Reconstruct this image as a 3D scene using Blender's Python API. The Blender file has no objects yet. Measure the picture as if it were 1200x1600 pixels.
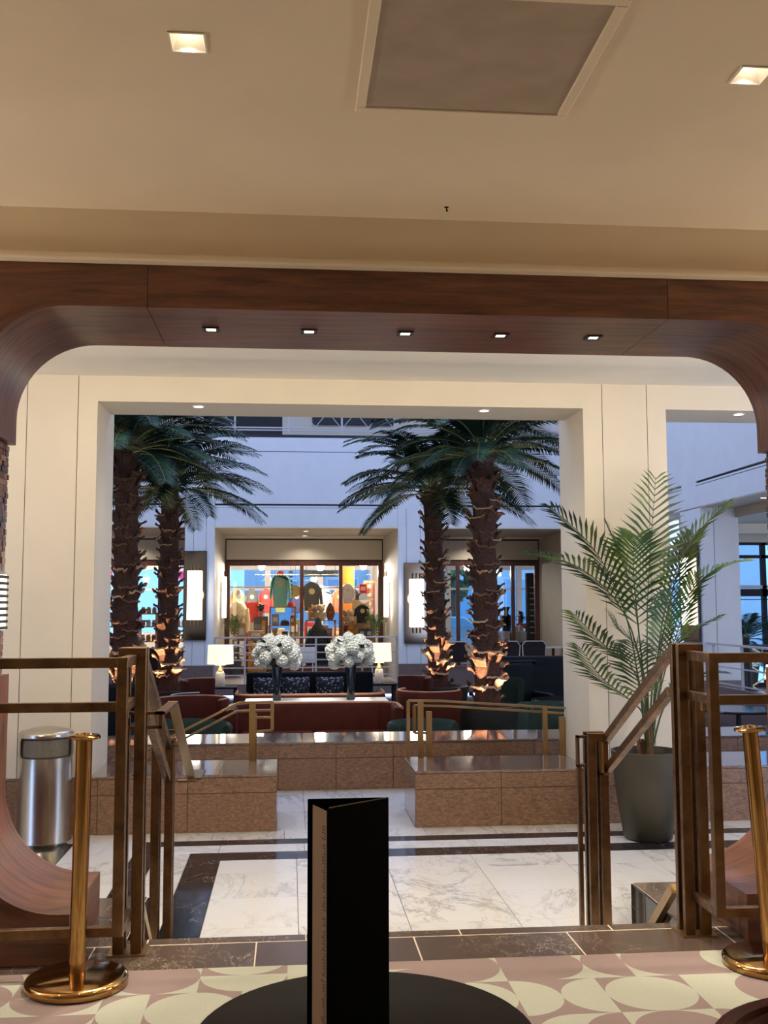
import bpy, math, random
from mathutils import Vector, Matrix
random.seed(7)
S = bpy.context.scene
COL = S.collection
PI = math.pi
R = math.radians

# ------------------------------------------------------------------ camera
cam_d = bpy.data.cameras.new('camera'); cam = bpy.data.objects.new('camera', cam_d); COL.objects.link(cam)
cam_d.sensor_fit = 'VERTICAL'; cam_d.sensor_height = 32.0
cam_d.lens = 32.0 * 1600.0 / 1600.0
cam_d.clip_start = 0.05; cam_d.clip_end = 300
_y, _p, _r = R(5.2712), R(5.2029), R(-0.178)
fw = Vector((math.sin(_y)*math.cos(_p), math.cos(_y)*math.cos(_p), math.sin(_p)))
r0 = Vector((math.cos(_y), -math.sin(_y), 0)); u0 = r0.cross(fw)
rr = r0*math.cos(_r) + u0*math.sin(_r); uu = -r0*math.sin(_r) + u0*math.cos(_r)
M = Matrix((rr, uu, -fw)).transposed().to_4x4(); M.translation = Vector((0, 0, 1.45))
cam.matrix_world = M
S.camera = cam
# ------------------------------------------------------------------ sky
W = bpy.data.worlds.new('sky'); S.world = W; W.use_nodes = True
bg = W.node_tree.nodes['Background']
bg.inputs['Color'].default_value = (0.43, 0.58, 1.0, 1); bg.inputs['Strength'].default_value = 4.1
# ------------------------------------------------------------------ exposure
S.view_settings.view_transform = 'Standard'; S.view_settings.look = 'None'
S.view_settings.gamma = 1; S.view_settings.use_curve_mapping = False
S.view_settings.exposure = 0.0
S.cycles.max_bounces = 8; S.cycles.diffuse_bounces = 4; S.cycles.glossy_bounces = 4
S.cycles.transmission_bounces = 6; S.cycles.transparent_max_bounces = 10
S.cycles.sample_clamp_indirect = 6.0
S.cycles.caustics_reflective = False; S.cycles.caustics_refractive = False

WARM = (1.0, 0.92, 0.78)
WARM2 = (1.0, 0.92, 0.77)
P_ROOM, P_SIDE, P_BEAM, P_LOBBY, P_SOFFIT, P_CEIL_FILL = 27, 64, 80, 16, 14, 110
P_UP, P_SHOP, P_TERR, P_BACK = 230, 260, 60, 72

def area_portal(name, loc, sx, sy, rot):
    d = bpy.data.lights.new(name, 'AREA'); d.shape = 'RECTANGLE'; d.size = sx; d.size_y = sy
    d.cycles.is_portal = True
    o = bpy.data.objects.new(name, d); COL.objects.link(o); o.location = loc; o.rotation_euler = rot
area_portal('skylight_portal', (0, 17, 11.9), 12, 11, (0, 0, 0))

# ------------------------------------------------------------------ helpers
def c(r, g, b):
    f = lambda v: (v/12.92 if v <= .04045 else ((v+.055)/1.055)**2.4)
    return (f(r/255), f(g/255), f(b/255), 1)
ORG = {}
class MB:
    def __init__(s): s.v = []; s.f = []; s.m = []; s.uv = None
    def add(s, vs, fs, mi=0):
        n = len(s.v); s.v += [tuple(p) for p in vs]; s.f += [tuple(i+n for i in q) for q in fs]; s.m += [mi]*len(fs); return s
    def box(s, x0, x1, y0, y1, z0, z1, mi=0):
        return s.add([(x0,y0,z0),(x1,y0,z0),(x1,y1,z0),(x0,y1,z0),(x0,y0,z1),(x1,y0,z1),(x1,y1,z1),(x0,y1,z1)],
                     [(3,2,1,0),(4,5,6,7),(0,1,5,4),(1,2,6,5),(2,3,7,6),(3,0,4,7)], mi)
    def obox(s, ce, sz, M3=None, mi=0):
        a, b, d = sz[0]/2, sz[1]/2, sz[2]/2; vs = []
        for q in [(-a,-b,-d),(a,-b,-d),(a,b,-d),(-a,b,-d),(-a,-b,d),(a,-b,d),(a,b,d),(-a,b,d)]:
            v = Vector(q)
            if M3 is not None: v = M3 @ v
            vs.append(v+Vector(ce))
        return s.add(vs, [(3,2,1,0),(4,5,6,7),(0,1,5,4),(1,2,6,5),(2,3,7,6),(3,0,4,7)], mi)
    def bar(s, p, q, w, h, up=(0,0,1), mi=0):
        p = Vector(p); q = Vector(q); d = (q-p); L = d.length; d.normalize()
        side = d.cross(Vector(up))
        if side.length < 1e-4: side = d.cross(Vector((0,1,0)))
        side.normalize(); u = side.cross(d)
        M3 = Matrix((d, side, u)).transposed()
        return s.obox((p+q)/2, (L, w, h), M3, mi)
    def tube(s, pts, r, n=8, mi=0, cap=True, radii=None):
        pts = [Vector(p) for p in pts]; m = len(pts); base = len(s.v); prev = None
        for i, p in enumerate(pts):
            t = (pts[min(i+1, m-1)]-pts[max(i-1, 0)]).normalized()
            a = prev if prev is not None else (Vector((0,0,1)) if abs(t.z) < .9 else Vector((0,1,0)))
            b = t.cross(a)
            if b.length < 1e-5: b = t.cross(Vector((1,0,0)))
            b.normalize(); a = b.cross(t); prev = a
            rad = radii[i] if radii else r
            for k in range(n):
                an = 2*PI*k/n; s.v.append(tuple(p + (a*math.cos(an)+b*math.sin(an))*rad))
        for i in range(m-1):
            for k in range(n):
                k2 = (k+1) % n; s.f.append((base+i*n+k, base+i*n+k2, base+(i+1)*n+k2, base+(i+1)*n+k)); s.m.append(mi)
        if cap:
            s.f.append(tuple(base+k for k in reversed(range(n)))); s.m.append(mi)
            s.f.append(tuple(base+(m-1)*n+k for k in range(n))); s.m.append(mi)
        return s
    def lathe(s, prof, n=24, ce=(0,0,0), mi=0, a0=0, a1=2*PI, sx=1, sy=1):
        full = abs(a1-a0-2*PI) < 1e-6; base = len(s.v); cols = n if full else n+1; m = len(prof)
        for k in range(cols):
            an = a0+(a1-a0)*k/n
            for (r, z) in prof: s.v.append((ce[0]+r*math.cos(an)*sx, ce[1]+r*math.sin(an)*sy, ce[2]+z))
        for k in range(n):
            k2 = (k+1) % cols
            for i in range(m-1):
                s.f.append((base+k*m+i, base+k2*m+i, base+k2*m+i+1, base+k*m+i+1)); s.m.append(mi)
        if not full:
            s.f.append(tuple(base+i for i in range(m))); s.m.append(mi)
            s.f.append(tuple(base+(cols-1)*m+i for i in reversed(range(m)))); s.m.append(mi)
        return s
    def prism(s, poly, lo, hi, axis=2, mi=0):
        def P(a, b, t): return (a, b, t) if axis == 2 else ((a, t, b) if axis == 1 else (t, a, b))
        n = len(poly)
        vs = [P(a, b, lo) for a, b in poly]+[P(a, b, hi) for a, b in poly]
        fs = [tuple(reversed(range(n))), tuple(range(n, 2*n))]+[(i, (i+1) % n, n+(i+1) % n, n+i) for i in range(n)]
        return s.add(vs, fs, mi)
    def ball(s, ce, rx, ry=None, rz=None, n=10, m=7, mi=0, lump=0, rnd=None):
        ry = ry or rx; rz = rz or rx; base = len(s.v)
        for i in range(m+1):
            th = PI*i/m
            for k in range(n):
                ph = 2*PI*k/n; q = 1+(rnd.uniform(-lump, lump) if rnd else 0)
                s.v.append((ce[0]+rx*q*math.sin(th)*math.cos(ph), ce[1]+ry*q*math.sin(th)*math.sin(ph), ce[2]+rz*q*math.cos(th)))
        for i in range(m):
            for k in range(n):
                k2 = (k+1) % n; s.f.append((base+i*n+k, base+(i+1)*n+k, base+(i+1)*n+k2, base+i*n+k2)); s.m.append(mi)
        return s
    def mesh(s, name, mats, smooth=False):
        me = bpy.data.meshes.new(name); me.from_pydata(s.v, [], s.f)
        for q in (mats if isinstance(mats, (list, tuple)) else [mats]): me.materials.append(q)
        if len(me.materials) > 1: me.polygons.foreach_set('material_index', s.m)
        if s.uv:
            l = me.uv_layers.new(name='UVMap')
            for lp in me.loops: l.data[lp.index].uv = s.uv[lp.vertex_index]
        if smooth: me.polygons.foreach_set('use_smooth', [True]*len(me.polygons))
        me.update(); return me
    def build(s, name, mats, parent=None, smooth=False, bevel=0, local=False, seg=1):
        """geometry given in world coordinates unless local; re-based to the parent's origin"""
        if parent is not None and not local:
            o = ORG.get(parent.name, Vector((0,0,0))); s.v = [(a-o.x, b-o.y, d-o.z) for a, b, d in s.v]
        ob = bpy.data.objects.new(name, s.mesh(name, mats, smooth)); COL.objects.link(ob)
        if parent is not None:
            ob.parent = parent; ORG[ob.name] = ORG.get(parent.name, Vector((0,0,0)))
        if bevel:
            b = ob.modifiers.new('bevel', 'BEVEL'); b.width = bevel; b.segments = seg; b.limit_method = 'ANGLE'; b.angle_limit = R(40)
        if smooth and bevel == 0:
            try: ob.data.set_sharp_from_angle(angle=R(50))
            except Exception: pass
        return ob
def tag(o, label=None, cat=None, group=None, kind=None):
    if label: o['label'] = label
    if cat: o['category'] = cat
    if group: o['group'] = group
    if kind: o['kind'] = kind
    return o
def thing(name, label, cat, loc=(0,0,0), group=None, rz=0):
    o = bpy.data.objects.new(name, None); COL.objects.link(o); o.location = loc; o.rotation_euler = (0,0,rz); o.empty_display_size = .1
    ORG[o.name] = Vector(loc); return tag(o, label, cat, group)
def struct(name, loc=(0,0,0), label=None):
    o = bpy.data.objects.new(name, None); COL.objects.link(o); o.location = loc; ORG[o.name] = Vector(loc)
    return tag(o, label, None, None, 'structure')
def inst(src, name, parent, loc=(0,0,0), rot=(0,0,0), sc=(1,1,1)):
    """one more part from a shared mesh"""
    ob = bpy.data.objects.new(name, src); COL.objects.link(ob); ob.parent = parent
    ob.location = loc; ob.rotation_euler = rot; ob.scale = sc; return ob
def copy_tree(o, loc, rz=None, label=None, parent=None):
    q = o.copy(); COL.objects.link(q)
    if parent is None:
        q.location = loc
        if rz is not None: q.rotation_euler = (0,0,rz)
        if label: q['label'] = label
    else: q.parent = parent
    for ch in list(o.children): copy_tree(ch, None, None, None, q)
    return q
def spot(loc, power, col=WARM, size=100, blend=.6, tgt=(0,0,-1), rad=.04, name='lamp_light'):
    d = bpy.data.lights.new(name, 'SPOT'); d.energy = power; d.color = col; d.spot_size = R(size); d.spot_blend = blend; d.shadow_soft_size = rad
    o = bpy.data.objects.new(name, d); COL.objects.link(o); o.location = loc
    o.rotation_euler = Vector(tgt).to_track_quat('-Z', 'Y').to_euler(); return o
def point(loc, power, col=WARM, rad=.08, name='lamp_light'):
    d = bpy.data.lights.new(name, 'POINT'); d.energy = power; d.color = col; d.shadow_soft_size = rad
    o = bpy.data.objects.new(name, d); COL.objects.link(o); o.location = loc; return o

def letters(name, body, size, ext):
    tx = bpy.data.curves.new(name, 'FONT'); tx.body = body; tx.size = size; tx.extrude = ext; tx.align_x = 'CENTER'
    to = bpy.data.objects.new(name, tx); COL.objects.link(to); bpy.context.view_layer.update()
    me = bpy.data.meshes.new_from_object(to.evaluated_get(bpy.context.evaluated_depsgraph_get())); bpy.data.objects.remove(to)
    ob = bpy.data.objects.new(name, me); COL.objects.link(ob); me.materials.clear(); return ob
# ------------------------------------------------------------------ materials
class Mat:
    def __init__(s, name, col=(.5,.5,.5,1), rough=.6, metal=0, spec=None, coat=0, sheen=0):
        s.m = bpy.data.materials.new(name); s.m.use_nodes = True; s.t = s.m.node_tree; s.b = s.t.nodes['Principled BSDF']
        s.b.inputs['Base Color'].default_value = col; s.b.inputs['Roughness'].default_value = rough; s.b.inputs['Metallic'].default_value = metal
        if spec is not None: s.b.inputs['Specular IOR Level'].default_value = spec
        if coat: s.b.inputs['Coat Weight'].default_value = coat; s.b.inputs['Coat Roughness'].default_value = .08
        if sheen: s.b.inputs['Sheen Weight'].default_value = sheen; s.b.inputs['Sheen Roughness'].default_value = .4; s.b.inputs['Sheen Tint'].default_value = col
    def n(s, t, **k):
        q = s.t.nodes.new(t)
        for a, v in k.items():
            if a.startswith('i_'): q.inputs[a[2:].replace('_', ' ')].default_value = v
            else: setattr(q, a, v)
        return q
    def l(s, a, b): s.t.links.new(a, b)
    def math(s, op, a, b=None):
        q = s.t.nodes.new('ShaderNodeMath'); q.operation = op
        for i, v in enumerate((a, b)):
            if v is None: continue
            if hasattr(v, 'node'): s.l(v, q.inputs[i])
            else: q.inputs[i].default_value = v
        return q.outputs[0]
    def coords(s, scale=(1,1,1), kind='Object', rnd=False, rot=(0,0,0)):
        tc = s.n('ShaderNodeTexCoord'); out = tc.outputs[kind]
        if rnd:
            oi = s.n('ShaderNodeObjectInfo'); vm = s.n('ShaderNodeVectorMath', operation='ADD'); cx = s.n('ShaderNodeCombineXYZ')
            for k, f in (('X', 37.), ('Y', 91.), ('Z', 53.)): s.l(s.math('MULTIPLY', oi.outputs['Random'], f), cx.inputs[k])
            s.l(out, vm.inputs[0]); s.l(cx.outputs[0], vm.inputs[1]); out = vm.outputs[0]
        mp = s.n('ShaderNodeMapping'); mp.inputs['Scale'].default_value = scale; mp.inputs['Rotation'].default_value = rot; s.l(out, mp.inputs[0]); return mp.outputs[0]
    def noise(s, vec, scale=5, detail=4, rough=.5, dist=0):
        q = s.n('ShaderNodeTexNoise'); q.inputs['Scale'].default_value = scale; q.inputs['Detail'].default_value = detail
        q.inputs['Roughness'].default_value = rough; q.inputs['Distortion'].default_value = dist; s.l(vec, q.inputs['Vector']); return q.outputs['Fac']
    def ramp(s, fac, stops):
        q = s.n('ShaderNodeValToRGB'); e = q.color_ramp.elements
        while len(e) < len(stops): e.new(.5)
        for k, (p, col) in enumerate(stops): e[k].position = p; e[k].color = col
        s.l(fac, q.inputs[0]); return q.outputs[0]
    def mix(s, fac, a, b, mode='MIX'):
        q = s.n('ShaderNodeMix', data_type='RGBA', blend_type=mode)
        for i, v in ((0, fac), (6, a), (7, b)):
            if hasattr(v, 'node'): s.l(v, q.inputs[i])
            else: q.inputs[i].default_value = v
        return q.outputs[2]
    def base(s, o): s.l(o, s.b.inputs['Base Color']); return s
    def bump(s, h, strength=.2, dist=.01):
        q = s.n('ShaderNodeBump'); q.inputs['Strength'].default_value = strength; q.inputs['Distance'].default_value = dist
        s.l(h, q.inputs['Height']); s.l(q.outputs[0], s.b.inputs['Normal']); return s
def plain(name, col, rough=.6, metal=0, var=.0, scale=8, **k):
    q = Mat(name, col, rough, metal, **k)
    if var:
        d = tuple(v*(1-var) for v in col[:3])+(1,)
        q.base(q.ramp(q.noise(q.coords(), scale, 3), [(.3, d), (.7, col)]))
    return q.m
def paint(name, col, grain=160):
    q = Mat(name, col, .62, spec=.25); v = q.coords(); d = tuple(x*.96 for x in col[:3])+(1,)
    q.base(q.ramp(q.noise(v, 2.2, 3), [(.35, d), (.65, col)])); q.bump(q.noise(v, grain, 2), .06, .002); return q.m
def emit(name, col, st):
    q = Mat(name, col, .5); q.b.inputs['Emission Color'].default_value = col; q.b.inputs['Emission Strength'].default_value = st; return q.m
def wood(name, dark, light, kind='Object', scale=(1,14,14), rough=.32, rnd=False, coat=.15):
    q = Mat(name, light, rough, coat=coat); v = q.coords(scale, kind, rnd)
    f = q.noise(v, 2.2, 6, .62, .35); g = q.noise(v, 11, 3, .6)
    col = q.ramp(f, [(.28, dark), (.5, tuple((a+b)/2 for a, b in zip(dark, light))), (.74, light)])
    q.base(q.mix(q.math('MULTIPLY', q.math('SUBTRACT', g, .45), .9), col, dark)); q.bump(g, .05, .002); return q.m
def granite(name, a, b, e, rough=.3, coat=0, streak=(1,1,2.6)):
    q = Mat(name, a, rough, coat=coat); v = q.coords(streak, rnd=True)
    n1 = q.noise(v, 26, 5, .75); n2 = q.noise(v, 5, 5, .6, .6); n3 = q.noise(v, 75, 2, .6)
    col = q.ramp(n1, [(.32, b), (.5, a), (.68, e)])
    col = q.mix(q.math('MULTIPLY', q.math('GREATER_THAN', n3, .60), .55), col, b)
    q.base(q.mix(q.math('MULTIPLY', n2, .35), col, e)); return q.m
def marble(name, a, vein, fine, rough=.12, s=1.0, w=.03):
    q = Mat(name, a, rough, spec=.5); v = q.coords((s, s*.55, s), rnd=True, rot=(0,0,.7))
    n1 = q.noise(v, 1.5, 7, .62, 1.4); n2 = q.noise(v, 3.6, 6, .7, .8); n3 = q.noise(v, 1.1, 3)
    e1 = q.math('ABSOLUTE', q.math('SUBTRACT', n1, .5)); e2 = q.math('ABSOLUTE', q.math('SUBTRACT', n2, .52))
    k1 = q.ramp(e1, [(0, (1,1,1,1)), (w, (.25,.25,.25,1)), (w*2.6, (0,0,0,1))])
    k2 = q.ramp(e2, [(0, (.8,.8,.8,1)), (w*.4, (0,0,0,1))])
    m2 = q.math('MULTIPLY', k1, q.ramp(n3, [(.38, (0,0,0,1)), (.6, (1,1,1,1))]))
    col = q.mix(m2, a, vein); q.base(q.mix(q.math('MULTIPLY', k2, q.ramp(n3, [(.42,(0,0,0,1)),(.62,(1,1,1,1))])), col, fine)); return q.m
def fabric(name, col, rough=.85, sheen=.6, sc=180, var=.25):
    q = Mat(name, col, rough, spec=.2, sheen=sheen); v = q.coords(); d = tuple(x*(1-var) for x in col[:3])+(1,)
    q.base(q.ramp(q.noise(v, 7, 4), [(.3, d), (.7, col)])); q.bump(q.noise(v, sc, 2), .15, .002); return q.m
def glass(name, tint=(1,1,1,1), fac=.06):
    m = bpy.data.materials.new(name); m.use_nodes = True; t = m.node_tree; t.nodes.remove(t.nodes['Principled BSDF'])
    tr = t.nodes.new('ShaderNodeBsdfTransparent'); tr.inputs[0].default_value = tint
    gl = t.nodes.new('ShaderNodeBsdfGlossy'); gl.inputs['Roughness'].default_value = .02
    fr = t.nodes.new('ShaderNodeFresnel'); fr.inputs[0].default_value = 1.35
    mx = t.nodes.new('ShaderNodeMixShader'); t.links.new(fr.outputs[0], mx.inputs[0]); t.links.new(tr.outputs[0], mx.inputs[1]); t.links.new(gl.outputs[0], mx.inputs[2])
    t.links.new(mx.outputs[0], t.nodes['Material Output'].inputs[0]); return m

M_CEIL = paint('warm_white_ceiling_paint', c(226,208,182)); M_CREAM = paint('cream_wall_paint', c(232,222,202))
M_LOBC = paint('lobby_ceiling_paint', c(246,240,226)); M_WHITE = paint('white_wall_paint', c(228,228,230)); M_BEIGE = paint('beige_paint', c(206,194,176)); M_GAP = plain('shadow_gap', c(70,58,44), .8)
M_DKLINE = plain('dark_reveal', c(40,40,46), .7)
M_WOOD_UV = wood('walnut_veneer', c(50,29,21), c(130,82,58), 'UV', (1.1,11,1), .36, False, 0)
M_WOODX = wood('reddish_wood_frame', c(64,30,20), c(122,66,46), 'Object', (9,9,1.2), .4)
M_OAK = wood('honey_wood', c(150,98,52), c(205,150,92), 'Object', (6,6,1), .5)
M_BRONZE = Mat('aged_bronze', c(150,108,70), .38, 1.0)
_q = M_BRONZE; _q.base(_q.ramp(_q.noise(_q.coords((1,1,1)), 9, 5, .65), [(.3, c(88,66,47)), (.7, c(132,103,76))])); _q.l(_q.ramp(_q.noise(_q.coords(), 40, 3), [(.3,(.3,.3,.3,1)),(.7,(.5,.5,.5,1))]), _q.b.inputs['Roughness']); M_BRONZE = _q.m
M_BRASS = Mat('polished_brass', c(182,142,88), .12, 1.0); _q = M_BRASS; _q.l(_q.ramp(_q.noise(_q.coords((1,1,.3)), 14, 4), [(.35,(.08,.08,.08,1)),(.75,(.24,.24,.24,1))]), _q.b.inputs['Roughness']); M_BRASS = _q.m
M_GOLD = plain('satin_gold', c(174,148,106), .35, 1.0)
M_STEEL = Mat('brushed_steel', c(196,190,180), .2, 1.0); _q = M_STEEL; _q.b.inputs['Anisotropic'].default_value = .7; _q.bump(_q.noise(_q.coords((60,60,.6)), 6, 2), .03, .001); M_STEEL = _q.m
M_DARKHOLE = plain('dark_grey_flap', c(104,100,90), .45, 0, .2, 30)
M_GRAN = granite('brown_granite', c(124,94,74), c(72,50,40), c(164,130,104), .42)
M_GRANTOP = granite('polished_brown_granite', c(118,96,84), c(78,58,50), c(150,126,112), .05, .6)
M_GRANMAUVE = granite('mauve_granite', c(112,92,88), c(80,62,60), c(138,118,112), .4)
M_MARB = marble('white_marble', c(232,230,225), c(186,184,182), c(150,142,134), .13, .9, .018)
M_MDARK = marble('dark_marble', c(32,31,33), c(70,68,70), c(205,200,196), .1, 1.1, .006)
M_MBROWN = marble('brown_marble', c(84,71,64), c(108,94,84), c(214,200,184), .16, 1.1, .010)
M_GROUT = plain('pale_grout', c(205,192,175), .8); M_GROUTD = plain('dark_grout', c(92,82,72), .8)
M_BLACK = plain('matt_black_card', c(5,5,6), .8, 0, .2, 30, spec=.04); M_TABLE = plain('dark_tabletop', c(36,32,25), .7, 0, .2, 60, spec=.15)
M_PAPER = plain('beige_paper', c(136,112,90), .8, 0, .06, 20); M_INK = plain('brown_ink', c(70,48,36), .8)
M_VELVET = fabric('rust_velvet', c(84,31,16), .7, .35); M_VELVETL = fabric('lit_rust_piping', c(206,152,116), .7, .5)  # pale piping, light on the rolled edges put into its colour
M_GREENV = fabric('green_velvet', c(46,62,50), .7, .5); M_TEAL = fabric('dark_teal_leather', c(17,23,24), .45, .1); M_NAVY = fabric('dark_navy_fabric', c(20,22,28), .8, .2)
M_CHARC = fabric('charcoal_fabric', c(52,46,46), .85, .2)
M_POT = plain('dark_olive_glaze', c(66,62,50), .5, 0, .25, 5); M_PLANT = plain('charcoal_planter', c(70,70,66), .42, 0, .2, 6); M_SOIL = plain('dark_soil', c(34,26,20), .95, 0, .4, 60)
M_LEAF = Mat('palm_leaflet', c(62,98,46), .42); _q = M_LEAF; _q.base(_q.ramp(_q.noise(_q.coords(rnd=True), 3, 3), [(.3, c(24,48,22)), (.5, c(46,82,34)), (.75, c(124,152,78))])); M_LEAF = _q.m
M_LEAFD = Mat('dark_palm_leaflet', c(28,60,56), .62, spec=.3); _q = M_LEAFD; _q.base(_q.ramp(_q.noise(_q.coords(rnd=True), 2, 3), [(.3, c(20,44,42)), (.6, c(36,66,50)), (.85, c(84,108,66))])); M_LEAFD = _q.m
M_STALK = plain('dark_green_stalk', c(62,78,40), .5, 0, .3, 20); M_RACHIS = plain('green_stem', c(120,136,80), .5); M_STEMB = plain('brown_stem', c(112,82,54), .8, 0, .4, 12)
M_TRUNK = Mat('palm_trunk_fibre', c(62,40,30), .9); _q = M_TRUNK; _q.base(_q.ramp(_q.noise(_q.coords((1,1,4)), 18, 5, .7), [(.3, c(56,37,31)), (.6, c(104,72,60)), (.85, c(142,102,84))])); _q.bump(_q.noise(_q.coords((1,1,3)), 40, 4), .5, .02); M_TRUNK = _q.m
M_BOOT = Mat('palm_leaf_base', c(92,62,48), .8); _q = M_BOOT; _q.base(_q.ramp(_q.noise(_q.coords((8,8,1), rnd=True), 6, 4), [(.3, c(66,44,36)), (.7, c(128,90,70))])); M_BOOT = _q.m
M_BOOTTIP = plain('pale_uplit_cut_tip', c(214,178,140), .8, 0, .25, 30)  # pale cut face, with the glow of the uplights put into its tone
M_PETAL = Mat('white_petals', c(232,230,218), .7); _q = M_PETAL; _q.b.inputs['Subsurface Weight'].default_value = .05; _q.base(_q.ramp(_q.noise(_q.coords(rnd=True), 24, 3), [(.3, c(226,226,212)), (.7, c(248,248,240))])); _q.bump(_q.noise(_q.coords(), 60, 2), .5, .02); M_PETAL = _q.m
M_VASE = plain('smoky_glass_vase', c(40,48,52), .12, 0, .2, 8, coat=.6); M_FOLI = plain('dark_green_leaf', c(32,48,30), .6)
M_SHADE = emit('lit_linen_shade', (1.0,.86,.66,1), 1.1); M_CERAM = plain('white_ceramic', c(212,210,206), .3, 0, .08, 10)
M_TUBE = emit('lit_glass_tube', (1.0,.93,.82,1), 5.5); M_LED = emit('downlight_lens', (1.0,.88,.70,1), 9); M_LEDS = emit('louvre_lamp', (1.0,.9,.78,1), 3)
M_REFL = plain('downlight_reflector', c(236,228,214), .35); M_TRIMB = plain('black_trim', c(30,24,20), .5)
M_MIRROR = plain('bronze_mirror', c(150,132,110), .10, 1.0); M_RAILW = plain('pale_painted_steel', c(196,192,190), .4, .1); M_GLASS = glass('clear_glass'); M_GLASST = glass('dimming_window_glass', (.5,.66,.72,1))  # tint on the street panes added to dim the bright sky behind
M_PATT = Mat('spotted_pillow', c(28,28,36), .8); _q = M_PATT; _vo = _q.n('ShaderNodeTexVoronoi'); _vo.inputs['Scale'].default_value = 22; _q.l(_q.coords(), _vo.inputs['Vector']); _q.base(_q.ramp(_vo.outputs['Distance'], [(.30, c(150,150,160)), (.42, c(26,26,36))])); M_PATT = _q.m
M_MESHG = Mat('perforated_grille', c(150,128,104), .5)
_q = M_MESHG; _vo = _q.n('ShaderNodeTexVoronoi'); _vo.inputs['Scale'].default_value = 105; _vo.inputs['Randomness'].default_value = 0; _q.l(_q.coords(), _vo.inputs['Vector']); _q.base(_q.mix(1.0, _q.ramp(_vo.outputs['Distance'], [(.30, c(60,52,44)), (.46, c(164,146,126))]), _q.ramp(_q.noise(_q.coords((1,1.6,1)), 5, 3), [(.35, (.86,.86,.86,1)), (.6, (1,1,1,1))]), 'MULTIPLY')); M_MESHG = _q.m

def carpet():
    q = Mat('patterned_carpet', c(190,180,165), .95, spec=.1, sheen=.2)
    g = .17; tc = q.n('ShaderNodeTexCoord'); sp = q.n('ShaderNodeSeparateXYZ'); q.l(tc.outputs['Object'], sp.inputs[0])
    x = q.math('MULTIPLY', sp.outputs[0], 1/g); y = q.math('MULTIPLY', q.math('ADD', sp.outputs[1], .03), 1/g)
    ix = q.math('FLOOR', x); iy = q.math('FLOOR', y); fx = q.math('SUBTRACT', x, ix); fy = q.math('SUBTRACT', y, iy)
    hy = q.math('FLOOR', q.math('MULTIPLY', iy, .5)); par = q.math('SUBTRACT', iy, q.math('MULTIPLY', hy, 2))
    cx = q.n('ShaderNodeCombineXYZ'); q.l(ix, cx.inputs[0]); q.l(hy, cx.inputs[1]); wn = q.n('ShaderNodeTexWhiteNoise'); wn.noise_dimensions = '2D'; q.l(cx.outputs[0], wn.inputs['Vector'])
    rc = q.n('ShaderNodeSeparateColor'); q.l(wn.outputs['Color'], rc.inputs[0])
    cb_ = q.n('ShaderNodeCombineXYZ'); q.l(q.math('FLOOR', q.math('MULTIPLY', ix, .5)), cb_.inputs[0]); q.l(hy, cb_.inputs[1]); wb = q.n('ShaderNodeTexWhiteNoise'); wb.noise_dimensions = '2D'; q.l(cb_.outputs[0], wb.inputs['Vector'])
    hx = q.math('FLOOR', q.math('MULTIPLY', ix, .5)); parx = q.math('SUBTRACT', 1, q.math('SUBTRACT', ix, q.math('MULTIPLY', hx, 2))); pary = q.math('SUBTRACT', 1, par)
    bc = q.n('ShaderNodeSeparateColor'); q.l(wb.outputs['Color'], bc.inputs[0]); ty = q.math('GREATER_THAN', bc.outputs[0], .5); nt = q.math('SUBTRACT', 1, ty)
    def sel(a, b): return q.math('ADD', q.math('MULTIPLY', a, ty), q.math('MULTIPLY', b, nt))
    X = q.math('ABSOLUTE', q.math('SUBTRACT', sel(parx, q.math('GREATER_THAN', rc.outputs[0], .5)), fx)); Y = q.math('ABSOLUTE', q.math('SUBTRACT', sel(q.math('GREATER_THAN', bc.outputs[1], .5), pary), fy))
    d = q.math('SQRT', q.math('ADD', q.math('MULTIPLY', X, X), q.math('MULTIPLY', Y, Y)))
    ins = q.math('MAXIMUM', q.math('LESS_THAN', d, 1.0), q.math('LESS_THAN', rc.outputs[1], .12)); inv = q.math('GREATER_THAN', bc.outputs[2], .5)
    k = q.math('ABSOLUTE', q.math('SUBTRACT', ins, inv))
    pile = q.noise(q.coords(), 320, 2); tone = q.noise(q.coords(), 6, 3)
    a = q.ramp(pile, [(.3, c(158,162,148)), (.7, c(190,194,180))]); b = q.ramp(pile, [(.3, c(118,102,102)), (.7, c(152,134,134))])
    q.base(q.mix(q.math('MULTIPLY', tone, .18), q.mix(k, a, b), c(150,130,110))); q.bump(pile, .5, .006); return q.m
M_CARPET = carpet()

# =================================================================== STRUCTURE
LZ = -.35      # lobby floor
SZ = -.65      # sunken lounge floor
# ---- near room: floor, ceiling, walls
fl = struct('floor', label='patterned carpet with a brown stone border at the top of the steps')
MB().box(-4, 5, -3.2, 4.312, -.5, 0).build('carpet', M_CARPET, fl)
MB().box(-4, 5, 4.312, 4.70, -.5, -.0025).build('border_bed', M_GROUT, fl)
def tile_mesh(sx, sy, h, mat, bev=.002, name='tile'):
    m = MB(); a, b, t = sx/2, sy/2, bev
    m.add([(-a,-b,-h),(a,-b,-h),(a,b,-h),(-a,b,-h),(-a,-b,-t),(a,-b,-t),(a,b,-t),(-a,b,-t),(-a+t,-b+t,0),(a-t,-b+t,0),(a-t,b-t,0),(-a+t,b-t,0)],
          [(0,1,5,4),(1,2,6,5),(2,3,7,6),(3,0,4,7),(4,5,9,8),(5,6,10,9),(6,7,11,10),(7,4,8,11),(8,9,10,11)])
    return m.mesh(name, mat)
tm = tile_mesh(.679, .296, .01, M_MBROWN)
for k in range(-5, 7): inst(tm, 'border_tile', fl, (-.134+.3425+.685*k, 4.312+.152, 0))
tm2 = tile_mesh(.679, .072, .01, M_MBROWN)
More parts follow.
